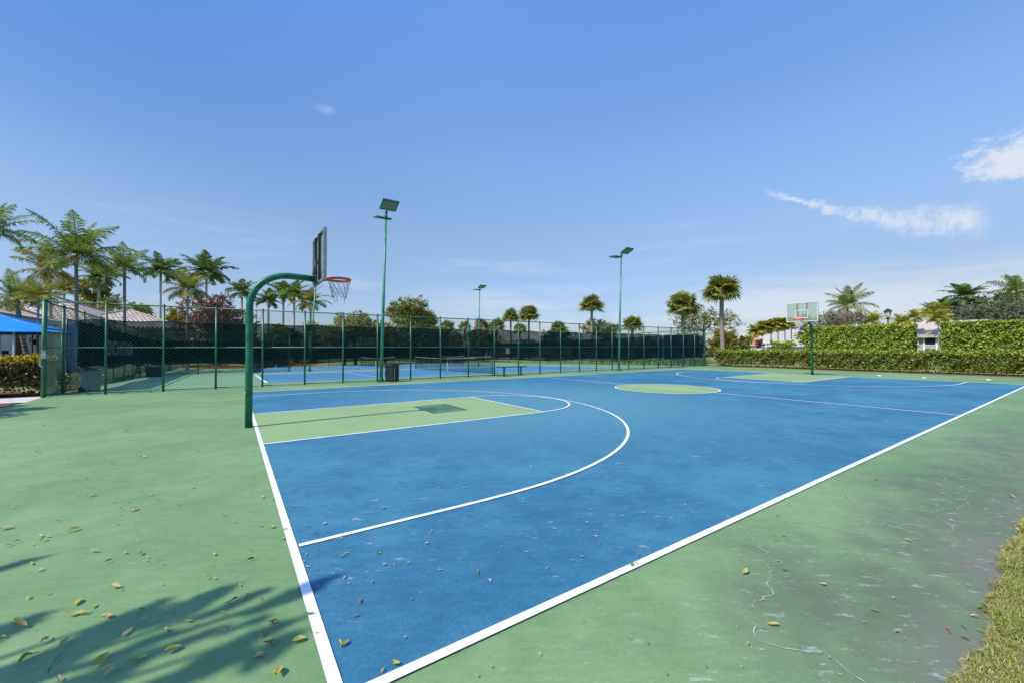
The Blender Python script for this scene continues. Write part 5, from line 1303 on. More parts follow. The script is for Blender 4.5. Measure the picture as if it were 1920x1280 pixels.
def fan_palm(label, x, y, zc, Rr, seed, bulge=False, lm='leaf_sabal', nleaf=52, group=None, trunk=True):
    rs = np.random.default_rng(seed); z0 = terrain(y); hc = zc - z0
    t = thing('palm_tree', label, 'palm tree', (x, y, z0), group=group)
    V = []; F = []; st = MB()
    for i in range(nleaf):
        az = i * 2.39996 + rs.uniform(-.2, .2); fr = (i + .5) / nleaf
        el = R(84) - R(106) * fr ** .9 + rs.uniform(-.12, .12); el = max(el, R(-30))
        d = np.array([math.cos(el) * math.cos(az), math.cos(el) * math.sin(az), math.sin(el)]); pl = Rr * rs.uniform(.20, .55)
        hub = d * pl * np.array([1.12, 1.12, .9]) + np.array([0, 0, hc - .05 * pl]); side = np.array([-math.sin(az), math.cos(az), 0.0]); upv = np.cross(d, side)
        st.tube([(0, 0, hc), Vector(hub)], .014, 3, caps=False)
        ns = 19; bl = Rr * rs.uniform(.50, .62); roll = rs.uniform(-.5, .5)
        s2 = side * math.cos(roll) + upv * math.sin(roll); nrm = np.cross(d, s2)
        for k in range(ns):
            th = R(-112) + R(224) * k / (ns - 1); l_ = bl * (1.0 - .30 * abs(th) / R(112)) * rs.uniform(.9, 1.08)
            dd = d * math.cos(th) + s2 * math.sin(th) + nrm * (-.28 * abs(math.sin(th)) + rs.uniform(-.08, .08)); dd /= np.linalg.norm(dd)
            wv = np.cross(dd, nrm); wv = wv / (np.linalg.norm(wv) + 1e-6) * .05 * Rr / 1.7
            m1 = hub + dd * l_ * .6 - np.array([0, 0, l_ * .05]); tip = hub + dd * l_ * .95 - np.array([0, 0, l_ * rs.uniform(.12, .38)])
            b = len(V); V += [hub - wv * .4, hub + wv * .4, m1 + wv, m1 - wv, tip + wv * .12, tip - wv * .12]; F += [(b, b + 1, b + 2, b + 3), (b + 3, b + 2, b + 4, b + 5)]
    arr_obj('crown', np.array(V), np.array(F), M[lm], t); st.obj('leaf_stalks', M['leaf_sabal'], t)
    if trunk:
        q = MB(); n = 10; rr = .19
        q.tube([(.06 * math.sin(i * .7), 0, -.1 + (hc + .05) * i / n) for i in range(n + 1)], [rr * (1.15 if i < 1 else 1.0) for i in range(n + 1)], 12); q.obj('trunk', M['sabaltrunk'], t)
        q = MB(); bb = .30 if bulge else .25
        q.tube([(0, 0, hc - 1.0), (0, 0, hc - .55), (0, 0, hc - .1), (0, 0, hc + .15)], [rr * 1.02, bb, bb * 1.05, .12], 12); q.obj('boot_collar', M['sabaltrunk'], t)
    return t

def hedge(label, x0, x1, y0, y1, h, mat, leaf, n, seed, loc_z=0.0, gappy=0.0, top=None, lumps=.10, core=.16, cat='hedge', name='hedge'):
    """Clipped hedge: twiggy core and leaves spread over and just under its faces."""
    rs = np.random.default_rng(seed); t = thing(name, label, cat, ((x0 + x1) / 2, (y0 + y1) / 2, loc_z))
    w, d = x1 - x0, y1 - y0; A = np.array([d * h, d * h, w * h, w * h, w * d]); A = A / A.sum(); fcs = rs.choice(5, n, p=A)
    u, v = rs.random(n), rs.random(n); P = np.zeros((n, 3)); Nn = np.zeros((n, 3))
    zz = (v ** (.85 if gappy else 1.0)) * h
    for f, (ax, sg) in enumerate(((0, -1), (0, 1), (1, -1), (1, 1))):
        m = fcs == f
        P[m, ax] = sg * (w if ax == 0 else d) / 2; P[m, 1 - ax] = (u[m] - .5) * (d if ax == 0 else w); P[m, 2] = zz[m]; Nn[m, ax] = sg
    m = fcs == 4; P[m, 0] = (u[m] - .5) * w; P[m, 1] = (v[m] - .5) * d; P[m, 2] = h; Nn[m, 2] = 1
    lump = np.sin(P[:, 1] * 2.9 + seed) * np.sin(P[:, 2] * 4.1 + P[:, 0] * 3.0) + .6 * np.sin(P[:, 1] * 6.7 + P[:, 0] * 5.1 + P[:, 2] * 7.3 + seed) + .5 * np.sin(P[:, 1] * 13.1 + P[:, 2] * 11.7)
    P = P + Nn * (lump * lumps * .5 - np.abs(rs.normal(size=n)) * leaf * .9)[:, None] + rs.normal(size=(n, 3)) * leaf * .35
    P[:, 2] = np.maximum(P[:, 2], .02)
    if gappy:
        g = np.sin(P[:, 1] * 1.7 + seed) + .7 * np.sin(P[:, 1] * 4.3 + 1.3 * seed) + rs.normal(size=n) * .35
        keep = (P[:, 2] > .16 * h + gappy * .30 * h * (g > .2)) | (rs.random(n) < .10); P, Nn = P[keep], Nn[keep]; n = len(P)
    O = Nn + rs.normal(size=(n, 3)) * .75 + np.array([0, 0, .45]); D = rs.normal(size=(n, 3)) + Nn * .5
    mats = [mat] if top is None else [mat, top]; mi = None
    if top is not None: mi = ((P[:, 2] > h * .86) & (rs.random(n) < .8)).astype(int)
    V, F = leaf_quads(P, D, O, leaf * rs.uniform(.7, 1.3, n), leaf * rs.uniform(.45, .75, n)); arr_obj('foliage', V, F, mats, t, mi)
    # twigs: crooked stems from the ground with short side shoots
    q = MB(); rng = random.Random(seed); ns = int(max(w, d) * 5)
    for i in range(ns):
        bx_, by_ = (rng.uniform(-.28, .28) * w, rng.uniform(-.49, .49) * d); p0 = Vector((bx_, by_, -.05)); p1 = p0 + Vector((rng.uniform(-.15, .15), rng.uniform(-.2, .2), h * .45)); p2 = p1 + Vector((rng.uniform(-.2, .2), rng.uniform(-.25, .25), h * .42))
        q.tube([p0, p1, p2], [.016, .012, .006], 4, caps=False)
    q.tube([(-.3 * w, -.49 * d, .03), (0, 0, .02), (.3 * w, .49 * d, .03)] if d > w else [(-.49 * w, -.2 * d, .03), (0, 0, .02), (.49 * w, .2 * d, .03)], .02, 4)
    q.obj('stems', M['twig'], t)
    if core:  # dark inner sheets: shade of the gaps put in as colour
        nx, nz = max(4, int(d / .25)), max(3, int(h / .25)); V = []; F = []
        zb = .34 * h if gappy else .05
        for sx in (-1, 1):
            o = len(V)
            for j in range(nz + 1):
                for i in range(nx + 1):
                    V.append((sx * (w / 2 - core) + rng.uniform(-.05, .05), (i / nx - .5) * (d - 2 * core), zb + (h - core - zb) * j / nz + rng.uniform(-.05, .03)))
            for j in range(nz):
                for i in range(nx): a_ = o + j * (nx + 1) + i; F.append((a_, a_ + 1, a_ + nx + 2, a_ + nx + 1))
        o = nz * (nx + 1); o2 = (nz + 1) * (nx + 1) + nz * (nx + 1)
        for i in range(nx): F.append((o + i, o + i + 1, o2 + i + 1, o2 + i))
        arr_obj('inner_shade_sheets', np.array(V), np.array(F), M['leaf_dark'], t)
    return t

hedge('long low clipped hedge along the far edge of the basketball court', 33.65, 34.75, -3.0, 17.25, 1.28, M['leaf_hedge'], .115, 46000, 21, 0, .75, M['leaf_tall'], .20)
hedge('tall bright green hedge wall between far hoop and the grey shed', 38.0, 39.2, 5.75, 12.1, 3.08, M['leaf_tall'], .13, 36000, 22, 0, 0, None, .13)
hedge('tall bright green hedge wall beyond the grey shed, cut by the frame edge', 38.0, 39.2, -4.0, 4.35, 3.10, M['leaf_tall'], .13, 44000, 23, 0, 0, None, .13)
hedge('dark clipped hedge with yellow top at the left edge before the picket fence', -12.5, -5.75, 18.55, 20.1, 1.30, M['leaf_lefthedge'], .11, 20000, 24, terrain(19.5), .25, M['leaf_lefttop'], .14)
hedge('row of low pale shrubs behind the fence on the far side of the tennis courts', 33.0, 33.9, 17.8, 40.0, .80, M['leaf_low'], .17, 5000, 25, terrain(27), .2, None, .18, 0, 'shrubs')
hedge('row of low dark plants under the lettered windscreen on the side fence', -6.5, -5.6, 20.5, 44.0, .70, M['leaf_lefthedge'], .14, 4500, 26, terrain(30), .0, None, .22, 0, 'shrubs')

rngT = random.Random(31)
for i, P_ in enumerate(PALMS):
    lab, kind, x, y, zc, Lf, lean = P_
    if kind == 'sabal': fan_palm(lab, x, y, zc, Lf, 100 + i, 'tallest' in lab)
    elif kind == 'sabalfar': fan_palm(lab, x, y, zc, Lf, 100 + i, False, 'leaf_sabal', 36)
    else: feather_palm(lab, x, y, zc, Lf, kind, 100 + i, True, lean)
for i, T_ in enumerate(TREES):
    name, lab, cat, x, y, w, d, h0, h1, nl, mat, n, leaf, trunks, bark, tr, tw, sub = T_
    broadleaf(name, lab, cat, x, y, lobes_for(random.Random(300 + i), w, d, h0, h1, nl), M[mat], n, leaf, trunks, M[bark], 300 + i, None, True, sub, tr, tw)

rs = np.random.default_rng(44); TLP = []; n = 30000
for i in range(150):
    s_ = i / 149; x_, y_ = TL0[0] + (TL1[0] - TL0[0]) * s_ + rs.normal() * 3, TL0[1] + (TL1[1] - TL0[1]) * s_ + rs.normal() * 3
    TLP.append((x_, y_, terrain(y_) + rs.uniform(.8, 2.6), rs.uniform(2.0, 4.0), rs.uniform(2.0, 4.0), rs.uniform(1.6, 2.9) * (1.5 if i < 75 else 1.0)))
P, D, O, _ = clump_cloud(rs, TLP, n, .5, 30); P[:, 2] = np.maximum(P[:, 2], -.8)
V, F = leaf_quads(P, D, O, .55 * rs.uniform(.6, 1.3, n), .40 * rs.uniform(.6, 1.2, n))
tag(arr_obj('treeline', V, F, M['backdrop_leaf']), 'far wood of low trees behind the tennis courts', kind='stuff')
# tree out of frame at the left that throws the leafy shade in the corner
def shade_tree(label, x, y, blobs, n, leaf, seed, trunk_h):
    rs = np.random.default_rng(seed); t = thing('shade_tree', label, 'tree', (x, y, 0)); Vs = []
    P = []; 
    for bx_, by_, bz_, rx_, ry_, rz_, k, an in blobs:
        th = rs.uniform(0, 2 * np.pi, k); rr = rs.random(k) ** .5 * rs.uniform(.8, 1.12, k); lx, ly = rr * np.cos(th) * rx_, rr * np.sin(th) * ry_
        P.append(np.stack([lx * np.cos(an) - ly * np.sin(an) + bx_ - x, lx * np.sin(an) + ly * np.cos(an) + by_ - y, rs.uniform(-1, 1, k) * rz_ + bz_], 1))
    P = np.concatenate(P); m = len(P)
    V, F = leaf_quads(P, rs.normal(size=(m, 3)), rs.normal(size=(m, 3)) + np.array([-.4, 0, .6]), leaf * rs.uniform(.7, 1.3, m), leaf * rs.uniform(.4, .6, m)); arr_obj('crown', V, F, M['leaf_oak'], t)
    q = MB(); q.tube([(0, 0, -.1), (.1, 0, trunk_h * .5), (0, .1, trunk_h)], [.2, .15, .11], 10)
    for bx_, by_, bz_, *_ in blobs: q.tube([(0, .1, trunk_h), ((bx_ - x) * .5, (by_ - y) * .5, (trunk_h + bz_) / 2 - .15), (bx_ - x, by_ - y, bz_)], [.07, .035, .012], 6, caps=False)
    q.obj('trunk', M['bark'], t)
    return t
SHX, SHY = math.cos(SUN_EL) / math.sin(SUN_EL) * math.cos(SUN_AZ + math.pi), math.cos(SUN_EL) / math.sin(SUN_EL) * math.sin(SUN_AZ + math.pi)
bl = []; rng = random.Random(9)
for gx, gy, rx_, ry_, an, k in ((-1.75, 2.49, .20, .045, 27, 320), (-1.52, 1.45, .24, .085, 40, 620), (-1.04, 1.13, .33, .100, 30, 1300), (-1.27, .94, .25, .08, 28, 620), (-.59, 1.225, .20, .060, 31, 520), (-.64, 1.18, .12, .06, 20, 300),
        (-.07, 1.0, .24, .048, 15, 520), (-.05, .985, .13, .045, 10, 260), (-.26, .70, .17, .038, 5, 320), (-.52, .57, .22, .058, 0, 560), (-.45, .60, .10, .07, 30, 240), (-.20, .53, .13, .040, 40, 240), (-.78, .95, .17, .035, 20, 130), (-.36, 1.10, .20, .03, 20, 140), (-.80, .82, .2, .05, 10, 160), (-.85, 1.32, .16, .04, 25, 160), (-.55, .86, .14, .025, 12, 60), (-.98, .70, .2, .07, 20, 300), (-.3, .84, .1, .02, 10, 40)):
    z = rng.uniform(4.8, 5.8); bl.append((gx - SHX * z, gy - SHY * z, z, rx_, ry_, .07, k, R(an)))
shade_tree('leafy tree left of the frame shadowing the near court corner, crown enlarged to block skylight', -6.2, .6, bl + [(rng.uniform(-11, -6.8), rng.uniform(-4.5, .4), rng.uniform(3.4, 6.4), 1.1, 1.1, .9, 420, 0) for _ in range(22)], 0, .080, 61, 2.8)  # last blobs: unseen extra crown added to block sky light from the left
bl = []
for i in range(44):
    z = rng.uniform(3.0, 4.6); gx, gy = rng.uniform(-8.6, -4.62), rng.uniform(10.4, 15.2)
    if gx > -5.0 and gy > 14.5: gy -= 1; bl.append((gx - SHX * z, gy - SHY * z, z, .42, .36, .3, 130, 0))
for i in range(34):
    z = rng.uniform(3.0, 4.4); gx, gy = rng.uniform(-5.9, -4.75), rng.uniform(11.0, 15.0)
    if gx > -5.1 and gy > 14.2: gy -= 1
    bl.append((gx - SHX * z, gy - SHY * z, z, .40, .34, .3, 150, 0))
shade_tree('leafy tree left of the frame shading the apron beside the footpath', -8.6, 13.2, bl, 0, .16, 62, 2.2)

# ------------------------------------------------------------------ buildings
def hip_roof(par, x0, x1, y0, y1, ze, zr, along, ov=.0):
    w = (x1 - x0) / 2 if along == 'y' else (y1 - y0) / 2
    if along == 'y': A_, B_ = ((x0 + x1) / 2, y0 + w, zr), ((x0 + x1) / 2, y1 - w, zr)
    else: A_, B_ = (x0 + w, (y0 + y1) / 2, zr), (x1 - w, (y0 + y1) / 2, zr)
    c = [(x0, y0, ze), (x1, y0, ze), (x1, y1, ze), (x0, y1, ze)]; q = MB()
    if along == 'y':
        q.quad(c[0], c[1], A_, m=0); q.quad(c[1], c[2], B_, A_, m=1); q.quad(c[2], c[3], B_, m=0); q.quad(c[3], c[0], A_, B_, m=1)
    else:
        q.quad(c[0], c[1], B_, A_, m=0); q.quad(c[1], c[2], B_, m=1); q.quad(c[2], c[3], A_, B_, m=0); q.quad(c[3], c[0], A_, m=1)
    q.quad(*[(p[0], p[1], p[2] - .16) for p in c[::-1]], m=2)
    for i in range(4):
        p, r_ = c[i], c[(i + 1) % 4]; q.quad((p[0], p[1], p[2] - .16), (r_[0], r_[1], r_[2] - .16), r_, p, m=2)
    o = q.obj('roof', [M['roofx'], M['roofy'], M['fascia']], par)
    h = MB()
    for a_, b_ in ([(c[0], A_), (c[1], A_), (c[2], B_), (c[3], B_), (A_, B_)] if along == 'y' else [(c[0], A_), (c[1], B_), (c[2], B_), (c[3], A_), (A_, B_)]):
        a_, b_ = Vector(a_), Vector(b_); n = max(3, int((b_ - a_).length / .4)); pts = [a_.lerp(b_, i / n) + Vector((0, 0, .05)) for i in range(n + 1)]
        h.tube(pts, [.13 if i % 2 else .10 for i in range(n + 1)], 6)
    h.obj('ridge_tiles', M['roofpink'], o)
    # barrel ends along the eaves
    e = MB()
    for i in range(4):
        p, r_ = Vector(c[i]), Vector(c[(i + 1) % 4]); n = int((r_ - p).length / .40); d_ = (r_ - p).normalized(); nn = Vector((d_.y, -d_.x, 0))
        for k_ in range(n):
            s_ = p + d_ * (k_ + .5) * .40; e.tube([s_ + nn * .06 + Vector((0, 0, .0)), s_ - nn * .35 + Vector((0, 0, .18))], .115, 6)
    e.obj('eave_tiles', M['roofpink'], o)
    return o
cb_ = thing('clubhouse', 'clubhouse with hipped clay tile roofs and peach walls behind the side fence', 'building', (0, 0, 0))
hip_roof(cb_, -23.5, -12.7, 33.0, 50.4, 3.75, 6.3, 'y'); hip_roof(cb_, -21.5, -9.0, 49.2, 84.0, 3.25, 6.75, 'y'); hip_roof(cb_, -17.0, -4.7, 60.0, 72.0, 3.84, 6.2, 'x')
q = MB()
q.box((-18.0, 41.7, 1.55), (9.0, 16.2, 4.2)); q.box((-15.2, 66.6, 1.2), (11.2, 33.4, 3.8)); q.box((-10.8, 66, 1.35), (11.0, 10.8, 4.7)); q.obj('wall', M['stucco'], cb_)
for y, w_ in ((37.4, .9), (39.6, .8), (43.6, 1.5), (46.2, .6)):
    q = MB(); q.box((-13.49, y, 1.2), (.08, w_, 2.9)); q.box((-13.44, y - w_ * .25, 1.0), (.05, w_ * .3, 1.9)); q.obj('door', M['brown'], cb_)
for y, w_ in ((38.4, .7), (41.4, 1.9), (45.1, .9)):
    q = MB(); q.box((-13.40, y, 1.45), (.22, w_, 3.9)); q.obj('pilaster', M['stucco2'] if w_ > 1 else M['stucco'], cb_, .01)
wl = thing('wall_lamp', 'black wall lantern on a scrolled bracket under the blue canopy', 'lamp', (-13.27, 45.2, 2.25))
q = MB(); q.box((0, 0, 0), (.03, .12, .3)); q.tube([(0, 0, .1), (.18, 0, .25), (.32, 0, .12), (.26, 0, .02)], .018, 6); q.obj('bracket', M['hem'], wl)
q = MB(); q.tube([(.26, 0, .02), (.26, 0, -.05), (.26, 0, -.36), (.26, 0, -.42)], [.03, .13, .09, .02], 8); q.obj('lantern', M['hem'], wl)

cn = thing('shade_canopy', 'bright blue fabric shade canopy at the left edge', 'canopy', (0, 0, 0))
q = MB(); c0 = [(-13.9, 26.9, 2.34), (-7.30, 26.9, 2.34), (-7.30, 33.5, 2.34), (-13.9, 33.5, 2.34)]; ap = (-10.6, 30.2, 3.42)
def sagpanel(a_, b_, c_):
    a_, b_, c_ = Vector(a_), Vector(b_), Vector(c_); n = 10; idx = {}; vs = []; fs_ = []
    for i in range(n + 1):
        for j in range(n + 1 - i):
            u_, v_ = i / n, j / n; w_ = 1 - u_ - v_; p = a_ * w_ + b_ * u_ + c_ * v_
            p = p + Vector((0, 0, -.30 * (u_ * v_ + v_ * w_ + w_ * u_) - .10 * v_ * 0 + .22 * u_ * w_)); idx[i, j] = len(vs); vs.append(p)
    for i in range(n):
        for j in range(n - i):
            fs_.append([idx[i, j], idx[i + 1, j], idx[i, j + 1]])
            if i + j < n - 1: fs_.append([idx[i + 1, j], idx[i + 1, j + 1], idx[i, j + 1]])
    q.add(vs, fs_, 0, True)
for i in range(4): sagpanel(c0[i], c0[(i + 1) % 4], ap)
q.obj('fabric', M['canopy'], cn)
q = MB()
for p in c0: q.tube([Vector(p), Vector(p).lerp(Vector(ap), .5) + Vector((0, 0, -.055)), Vector(ap)], .012, 5)
q.obj('seam', M['canopyfold'], cn)
for x, y in ((-7.5, 33.3), (-8.9, 27.3), (-13.7, 27.1), (-13.7, 33.3)):
    q = MB(); q.tube([(x, y, terrain(y)), (x, y, 2.42)], .05, 10); q.obj('post', M['tape'], cn)

pk = thing('picket_fence', 'dark metal picket fence in front of the clubhouse', 'fence', (0, 0, 0))
A_ = Vector((-13.6, 31.5, 0)); B_ = Vector((-7.6, 38.0, 0)); n = 92; d_ = (B_ - A_)
q = MB(); rng = random.Random(3); ang = math.atan2(d_.y, d_.x)
for i in range(n):
    p = A_ + d_ * (i / n); zz = terrain(p.y); q.box((p.x, p.y, zz + .85), (.045, .02, 1.45 + rng.uniform(-.03, .03)), ang)
q.obj('pickets', M['picket'], pk)
q = MB()
for z in (.35, 1.35): q.tube([(A_.x, A_.y, terrain(A_.y) + z), (B_.x, B_.y, terrain(B_.y) + z)], .03, 4)
q.obj('rail', M['picket'], pk)
for i in range(6):
    p = A_ + d_ * (i / 5); q = MB(); q.box((p.x, p.y, terrain(p.y) + .9), (.2, .2, 1.75), ang); q.obj('post', M['picket'], pk, .01)

# grey shed seen through the gap in the tall hedge
sh = thing('shed', 'small grey house with louvred window seen through the gap in the tall hedge', 'building', (0, 0, 0))
q = MB(); q.box((50.0, 5.9, 1.2), (5.0, 6.6, 2.75)); q.obj('wall', M['stuccogrey'], sh)
q = MB(); q.add([(47.1, 2.2, 2.45), (47.1, 9.4, 2.45), (50.0, 8.2, 3.75), (50.0, 3.6, 3.75), (52.9, 2.2, 2.45), (52.9, 9.4, 2.45)], [[0, 3, 2, 1], [4, 5, 2, 3], [0, 4, 3], [1, 2, 5]]); q.box((47.12, 5.8, 2.42), (.12, 7.3, .22)); q.obj('roof', M['roofpink'], sh)
wd = MB(); wd.box((47.46, 6.55, 1.62), (.08, .86, 1.5)); w_ = wd.obj('window', M['stucco2'], sh)
q = MB(); q.box((47.42, 6.55, 2.02), (.03, .62, .55)); q.box((47.42, 6.55, 1.15), (.03, .62, .45)); q.obj('pane', M['glass'], w_)
q = MB()
for i in range(3): q.box((47.40, 6.55, 1.48 + i * .1), (.05, .64, .08), 0, 0, 0, R(25))
q.obj('louvre', M['glasspale'], w_)
q = MB(); q.box((47.44, 7.55, 1.15), (.10, .62, 2.0)); q.box((47.44, 8.3, 1.05), (.10, .75, 1.9)); q.obj('shutter', M['stucco2'], sh, .01)
q = MB(); q.box((47.4, 6.9, .62), (.2, 3.6, .14)); q.obj('ledge', M['fascia'], sh, .01)

def far_house(label, x, y, w, d, h, rh, wall, roof, rz, win=2):
    z0 = terrain(y); t = thing('house', label, 'building', (x, y, z0), rz)
    q = MB(); q.box((0, 0, h / 2 - .2), (w, d, h + .4)); q.obj('wall', wall, t)
    q = MB(); a_, b_ = w / 2 + .5, d / 2 + .5
    q.add([(-a_, -b_, h), (a_, -b_, h), (a_, b_, h), (-a_, b_, h), (-a_ + b_, 0, h + rh), (a_ - b_, 0, h + rh)], [[0, 1, 5, 4], [1, 2, 5], [2, 3, 4, 5], [3, 0, 4], [3, 2, 1, 0]]); q.obj('roof', roof, t)
    for i in range(win):
        q = MB(); q.box((-w / 2 + w * (i + .5) / win, -d / 2 - .03, h * .52), (1.3, .08, 1.2)); f = q.obj('window', M['tape'], t)
        q = MB(); q.box((-w / 2 + w * (i + .5) / win, -d / 2 - .075, h * .52), (1.1, .02, 1.0)); q.obj('pane', M['glass'], f)
    return t
for (lab, x, y, w, d, h, rh, mat, rz, win) in HOUSES:
    far_house(lab, x, y, w, d, h, rh, M['housewhite'], M[mat], rz, win)

def car(label, x, y, rz):
    z0 = terrain(y); t = thing('parked_car', label, 'car', (x, y, z0), rz)
    prof = [(-2.2, .35), (-2.2, .85), (-1.9, .98), (-1.2, 1.02), (-.5, 1.46), (.9, 1.48), (1.6, 1.05), (2.15, .95), (2.25, .35)]
    q = MB(); n = len(prof); vs = []
    for yy, s in ((-.85, .0), (.85, .0)):
        for px_, pz in prof: vs.append((px_, yy * (1 if pz < 1.1 else .82), pz))
    q.add(vs, [list(range(n))[::-1], [n + i for i in range(n)]] + [[i, (i + 1) % n, n + (i + 1) % n, n + i] for i in range(n)]); q.obj('body', M['carwhite'], t, .05)
    q = MB()
    for s in (-1, 1): q.add([(-1.0, s * .84, 1.06), (1.35, s * .84, 1.08), (.82, s * .735, 1.40), (-.42, s * .735, 1.38)], [[0, 1, 2, 3]])
    q.add([(-1.19, -.72, 1.06), (-1.19, .72, 1.06), (-.56, .66, 1.43), (-.56, -.66, 1.43)], [[0, 1, 2, 3]]); q.add([(1.6, -.72, 1.08), (1.6, .72, 1.08), (.99, .66, 1.455), (.99, -.66, 1.455)], [[0, 1, 2, 3]]); q.obj('window_glass', M['glass'], t)
    for wx in (-1.35, 1.4):
        for s in (-1, 1):
            q = MB(); q.tube([(wx, s * .68, .33), (wx, s * .88, .33)], .33, 18); w_ = q.obj('wheel', M['tyre'], t)
            q = MB(); q.tube([(wx, s * .87, .33), (wx, s * .895, .33)], .19, 12); q.obj('rim', M['alu'], w_)
    return t
car('white parked car seen through the fence left of the nearest tennis net', CARX[0], CARX[1], R(10))
car('pale parked car far off, just left of the tall palm beside the low hedge', CARX[2], CARX[3], R(60))

# street lantern
sl_ = thing('street_lamp', 'black street lantern on a slim pole above the tall hedge', 'street lamp', (45.8, 8.8, 0))
q = MB(); q.tube([(0, 0, 0), (0, 0, .6), (0, 0, 3.95)], [.10, .07, .055], 10); q.tube([(0, 0, 3.9), (0, 0, 4.05)], .09, 10); q.obj('pole', M['darkmetal'], sl_)
q = MB(); q.tube([(0, 0, 4.05), (0, 0, 4.12), (0, 0, 4.55)], [.10, .15, .24], 8, smooth=False); q.obj('lantern_glass', M['lantern'], sl_)
q = MB(); q.tube([(0, 0, 4.54), (0, 0, 4.60), (0, 0, 4.74), (0, 0, 4.78), (0, 0, 4.86)], [.31, .31, .12, .04, .015], 8, smooth=False)
for i in range(8): a_ = i * math.pi / 4; q.tube([(.15 * math.cos(a_), .15 * math.sin(a_), 4.12), (.24 * math.cos(a_), .24 * math.sin(a_), 4.55)], .012, 4)
q.obj('lantern_cap', M['darkmetal'], sl_)
# red flower beds on the lawn behind the courts
for i, (x, y, w_) in enumerate(((-.9, 57.2, 3.2), (6.6, 58.5, 3.4))):
    rs = np.random.default_rng(70 + i); n = 900; P = np.stack([rs.normal(size=n) * w_ * .4, rs.normal(size=n) * .5, np.abs(rs.normal(size=n)) * .10 + .03], 1)
    V, F = leaf_quads(P, rs.normal(size=(n, 3)), rs.normal(size=(n, 3)) + np.array([0, 0, 1.5]), .13 * rs.uniform(.7, 1.3, n), .1 * rs.uniform(.7, 1.3, n))
    o = arr_obj('flower_bed', V, F, M['flower']); o.location = (x, y, terrain(y))
    tag(o, ['bed of red flowers on the lawn behind the short divider fence', 'bed of red flowers on the lawn left of the two dark oak trunks'][i], 'flower bed', 'red flower beds')

# ------------------------------------------------------------------ grass verge at the lower right, real blades
rs = np.random.default_rng(90); gv = MB()
so_ = []
x = 0.4
ed = [(x_, y_) for x_, y_ in edge if .3 < x_ < 34]
ed = sorted(ed)
V = [(x_, y_ + .025, .006) for x_, y_ in ed] + [(x_, -6.0, .0) for x_, y_ in ed]; n = len(ed)
gv.add(V, [[i + 1, i, n + i, n + i + 1] for i in range(n - 1)]); tag(gv.obj('verge_ground', M['soil']), 'straw coloured thatch under the grass verge', kind='structure')
exs = np.array([e[0] for e in ed]); eys = np.array([e[1] for e in ed])
def blades(n, xa, xb, depth, hmin, hmax, w):
    x_ = rs.uniform(xa, xb, n); y_ = np.interp(x_, exs, eys) - .0 - depth * rs.random(n) ** 1.2
    lump = .55 + .9 * (np.sin(x_ * 9 + y_ * 5) * np.sin(y_ * 11 - x_ * 4) * .5 + .5)
    h = rs.uniform(hmin, hmax, n) * lump; a_ = rs.uniform(0, 6.283, n); ln_ = rs.uniform(.4, 1.6, n)
    dx, dy = np.cos(a_), np.sin(a_); B = np.stack([x_, y_, np.full(n, .0)], 1)
    S = np.stack([-dy, dx, 0 * dx], 1) * (w * rs.uniform(.7, 1.3, n) / 2)[:, None]; Dv = np.stack([dx, dy, 0 * dx], 1)
    m1 = B + Dv * (h * ln_ * .35)[:, None]; m1[:, 2] += h * .75; tp = B + Dv * (h * ln_)[:, None]; tp[:, 2] += h * np.clip(1.1 - ln_ * .45, .25, 1)
    V = np.stack([B - S, B + S, m1 + S * .8, m1 - S * .8, tp + S * .1, tp - S * .1], 1).reshape(-1, 3); k_ = np.arange(n)[:, None] * 6
    F = np.concatenate([k_ + np.array([0, 1, 2, 3]), k_ + np.array([3, 2, 4, 5])], 0); return V, F
V1, F1 = blades(16000, 1.9, 4.2, .75, .025, .055, .0042); V2, F2 = blades(14000, 4.0, 9.0, .9, .03, .06, .006)
o = arr_obj('grass', np.concatenate([V1, V2]), np.concatenate([F1, F2 + len(V1)]), M['blade'])
tag(o, 'patchy yellow green grass growing along the right edge of the apron', 'grass', kind='stuff')

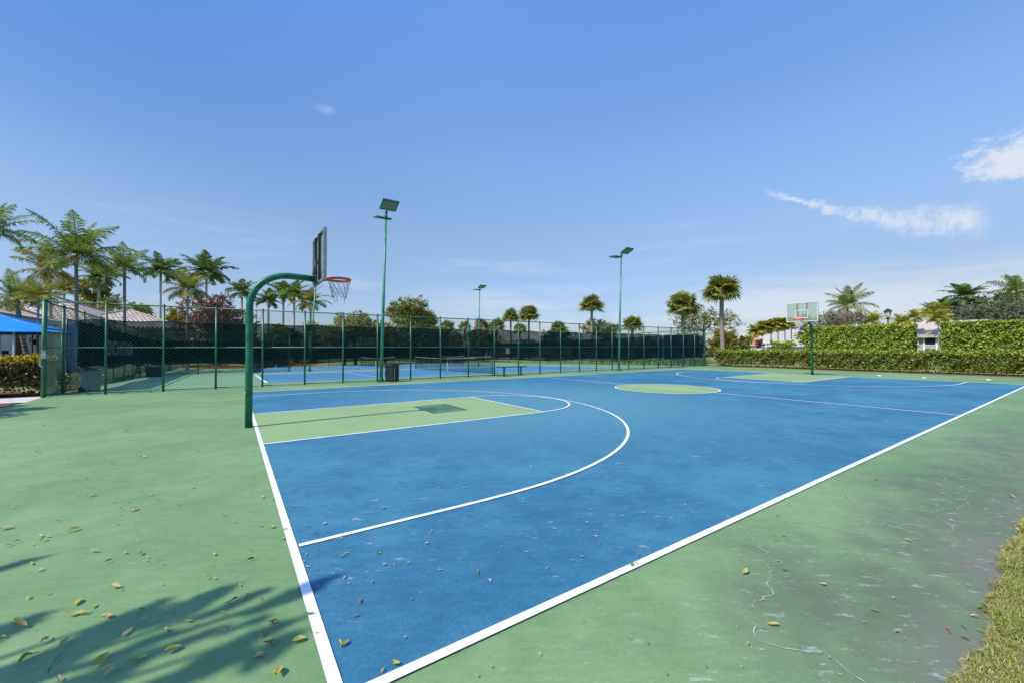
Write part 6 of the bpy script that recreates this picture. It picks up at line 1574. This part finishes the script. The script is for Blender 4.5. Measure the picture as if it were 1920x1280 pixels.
# ------------------------------------------------------------------ fallen leaves
def leaf_shape(seed):
    """A curled dry leaf with a stalk, about 1 unit long."""
    rng = random.Random(seed); n = 9; V = []; F = []; curl = rng.uniform(.4, 2.5); bend = rng.uniform(-.7, 1.6); wmax = rng.uniform(.11, .24); tws = rng.uniform(-.5, .5)
    for i in range(n):
        t_ = i / (n - 1); w_ = wmax * math.sin(math.pi * (t_ * .94 + .03)) ** .75; xx = t_ - .5
        zc_ = .05 + .16 * bend * (t_ - .5) ** 2 * 4 * .5 + .05 * math.sin(t_ * 5 + seed)
        for s in (-1, -.5, 0, .5, 1):
            a_ = s * curl * .55 + tws * t_; V.append((xx, w_ * s * math.cos(a_ * .8) * 1.25 + .05 * math.sin(t_ * 3) * bend, max(.005, zc_ + w_ * abs(s) * math.sin(curl * .6) * 1.1 + .03 * s * tws)))
    for i in range(n - 1):
        for j in range(4): a_ = i * 5 + j; F.append((a_, a_ + 1, a_ + 6, a_ + 5))
    b = len(V); V += [(-.5, -.008, .05), (-.5, .008, .05), (-.72, .012, .02 + .05 * abs(bend)), (-.72, 0, .02 + .05 * abs(bend))]; F.append((b, b + 1, b + 2, b + 3))
    return np.array(V), np.array(F)
LMESH = {}
for c_ in LEAFMATS:
    for k_ in range(9):
        o = arr_obj('leaf_shape', *leaf_shape(11 * k_ + 3 + len(c_)), LEAFMATS[c_], smooth=True); LMESH[c_, k_] = o.data; bpy.data.objects.remove(o)
WORDS = {'yellowgreen': 'yellowing', 'tan': 'dry tan', 'brown': 'dark brown', 'red': 'reddish', 'green': 'fresh green'}
rng = random.Random(77)
for (x, y, size, c_, where) in LEAVES:
    o = link('fallen_leaf', LMESH[c_, rng.randrange(9)]); s_ = (.68 if 'blue' in where else .78 if 'grey' in where else .92) * size * rng.uniform(.55, 1.2); o.scale = (s_, s_ * rng.uniform(.8, 1.2), s_ * rng.uniform(.7, 1.5))
    o.location = (x, y, .013); o.rotation_euler = (rng.uniform(-.12, .12), rng.uniform(-.15, .15), rng.uniform(0, 6.28))
    tag(o, '%s fallen leaf lying on the %s' % (WORDS[c_], where), 'leaf', '%s leaves on the %s' % (WORDS[c_], where))

# crumbs of broken leaf and twig lying about, too many and too small to count
rs = np.random.default_rng(55); n = 1100
X = np.concatenate([rs.uniform(-4.8, -.1, 520), rs.uniform(0, 9, 380), rs.uniform(.5, 9, 200)]); Y = np.concatenate([rs.uniform(.6, 9.5, 520), rs.uniform(.2, 7, 380), rs.uniform(-1.45, -.1, 200)])
P = np.stack([X, Y, np.full(n, .019)], 1); D = rs.normal(size=(n, 3)) * np.array([1, 1, .12]); O = rs.normal(size=(n, 3)) * .3 + np.array([0, 0, 1])
V, F = leaf_quads(P, D, O, rs.uniform(.008, .026, n), rs.uniform(.004, .011, n))
tag(arr_obj('leaf_litter_crumbs', V, F, [LEAFMATS['tan'], LEAFMATS['brown']], None, rs.integers(0, 2, n)), 'scattered crumbs of dry leaf on the court surface', kind='stuff')
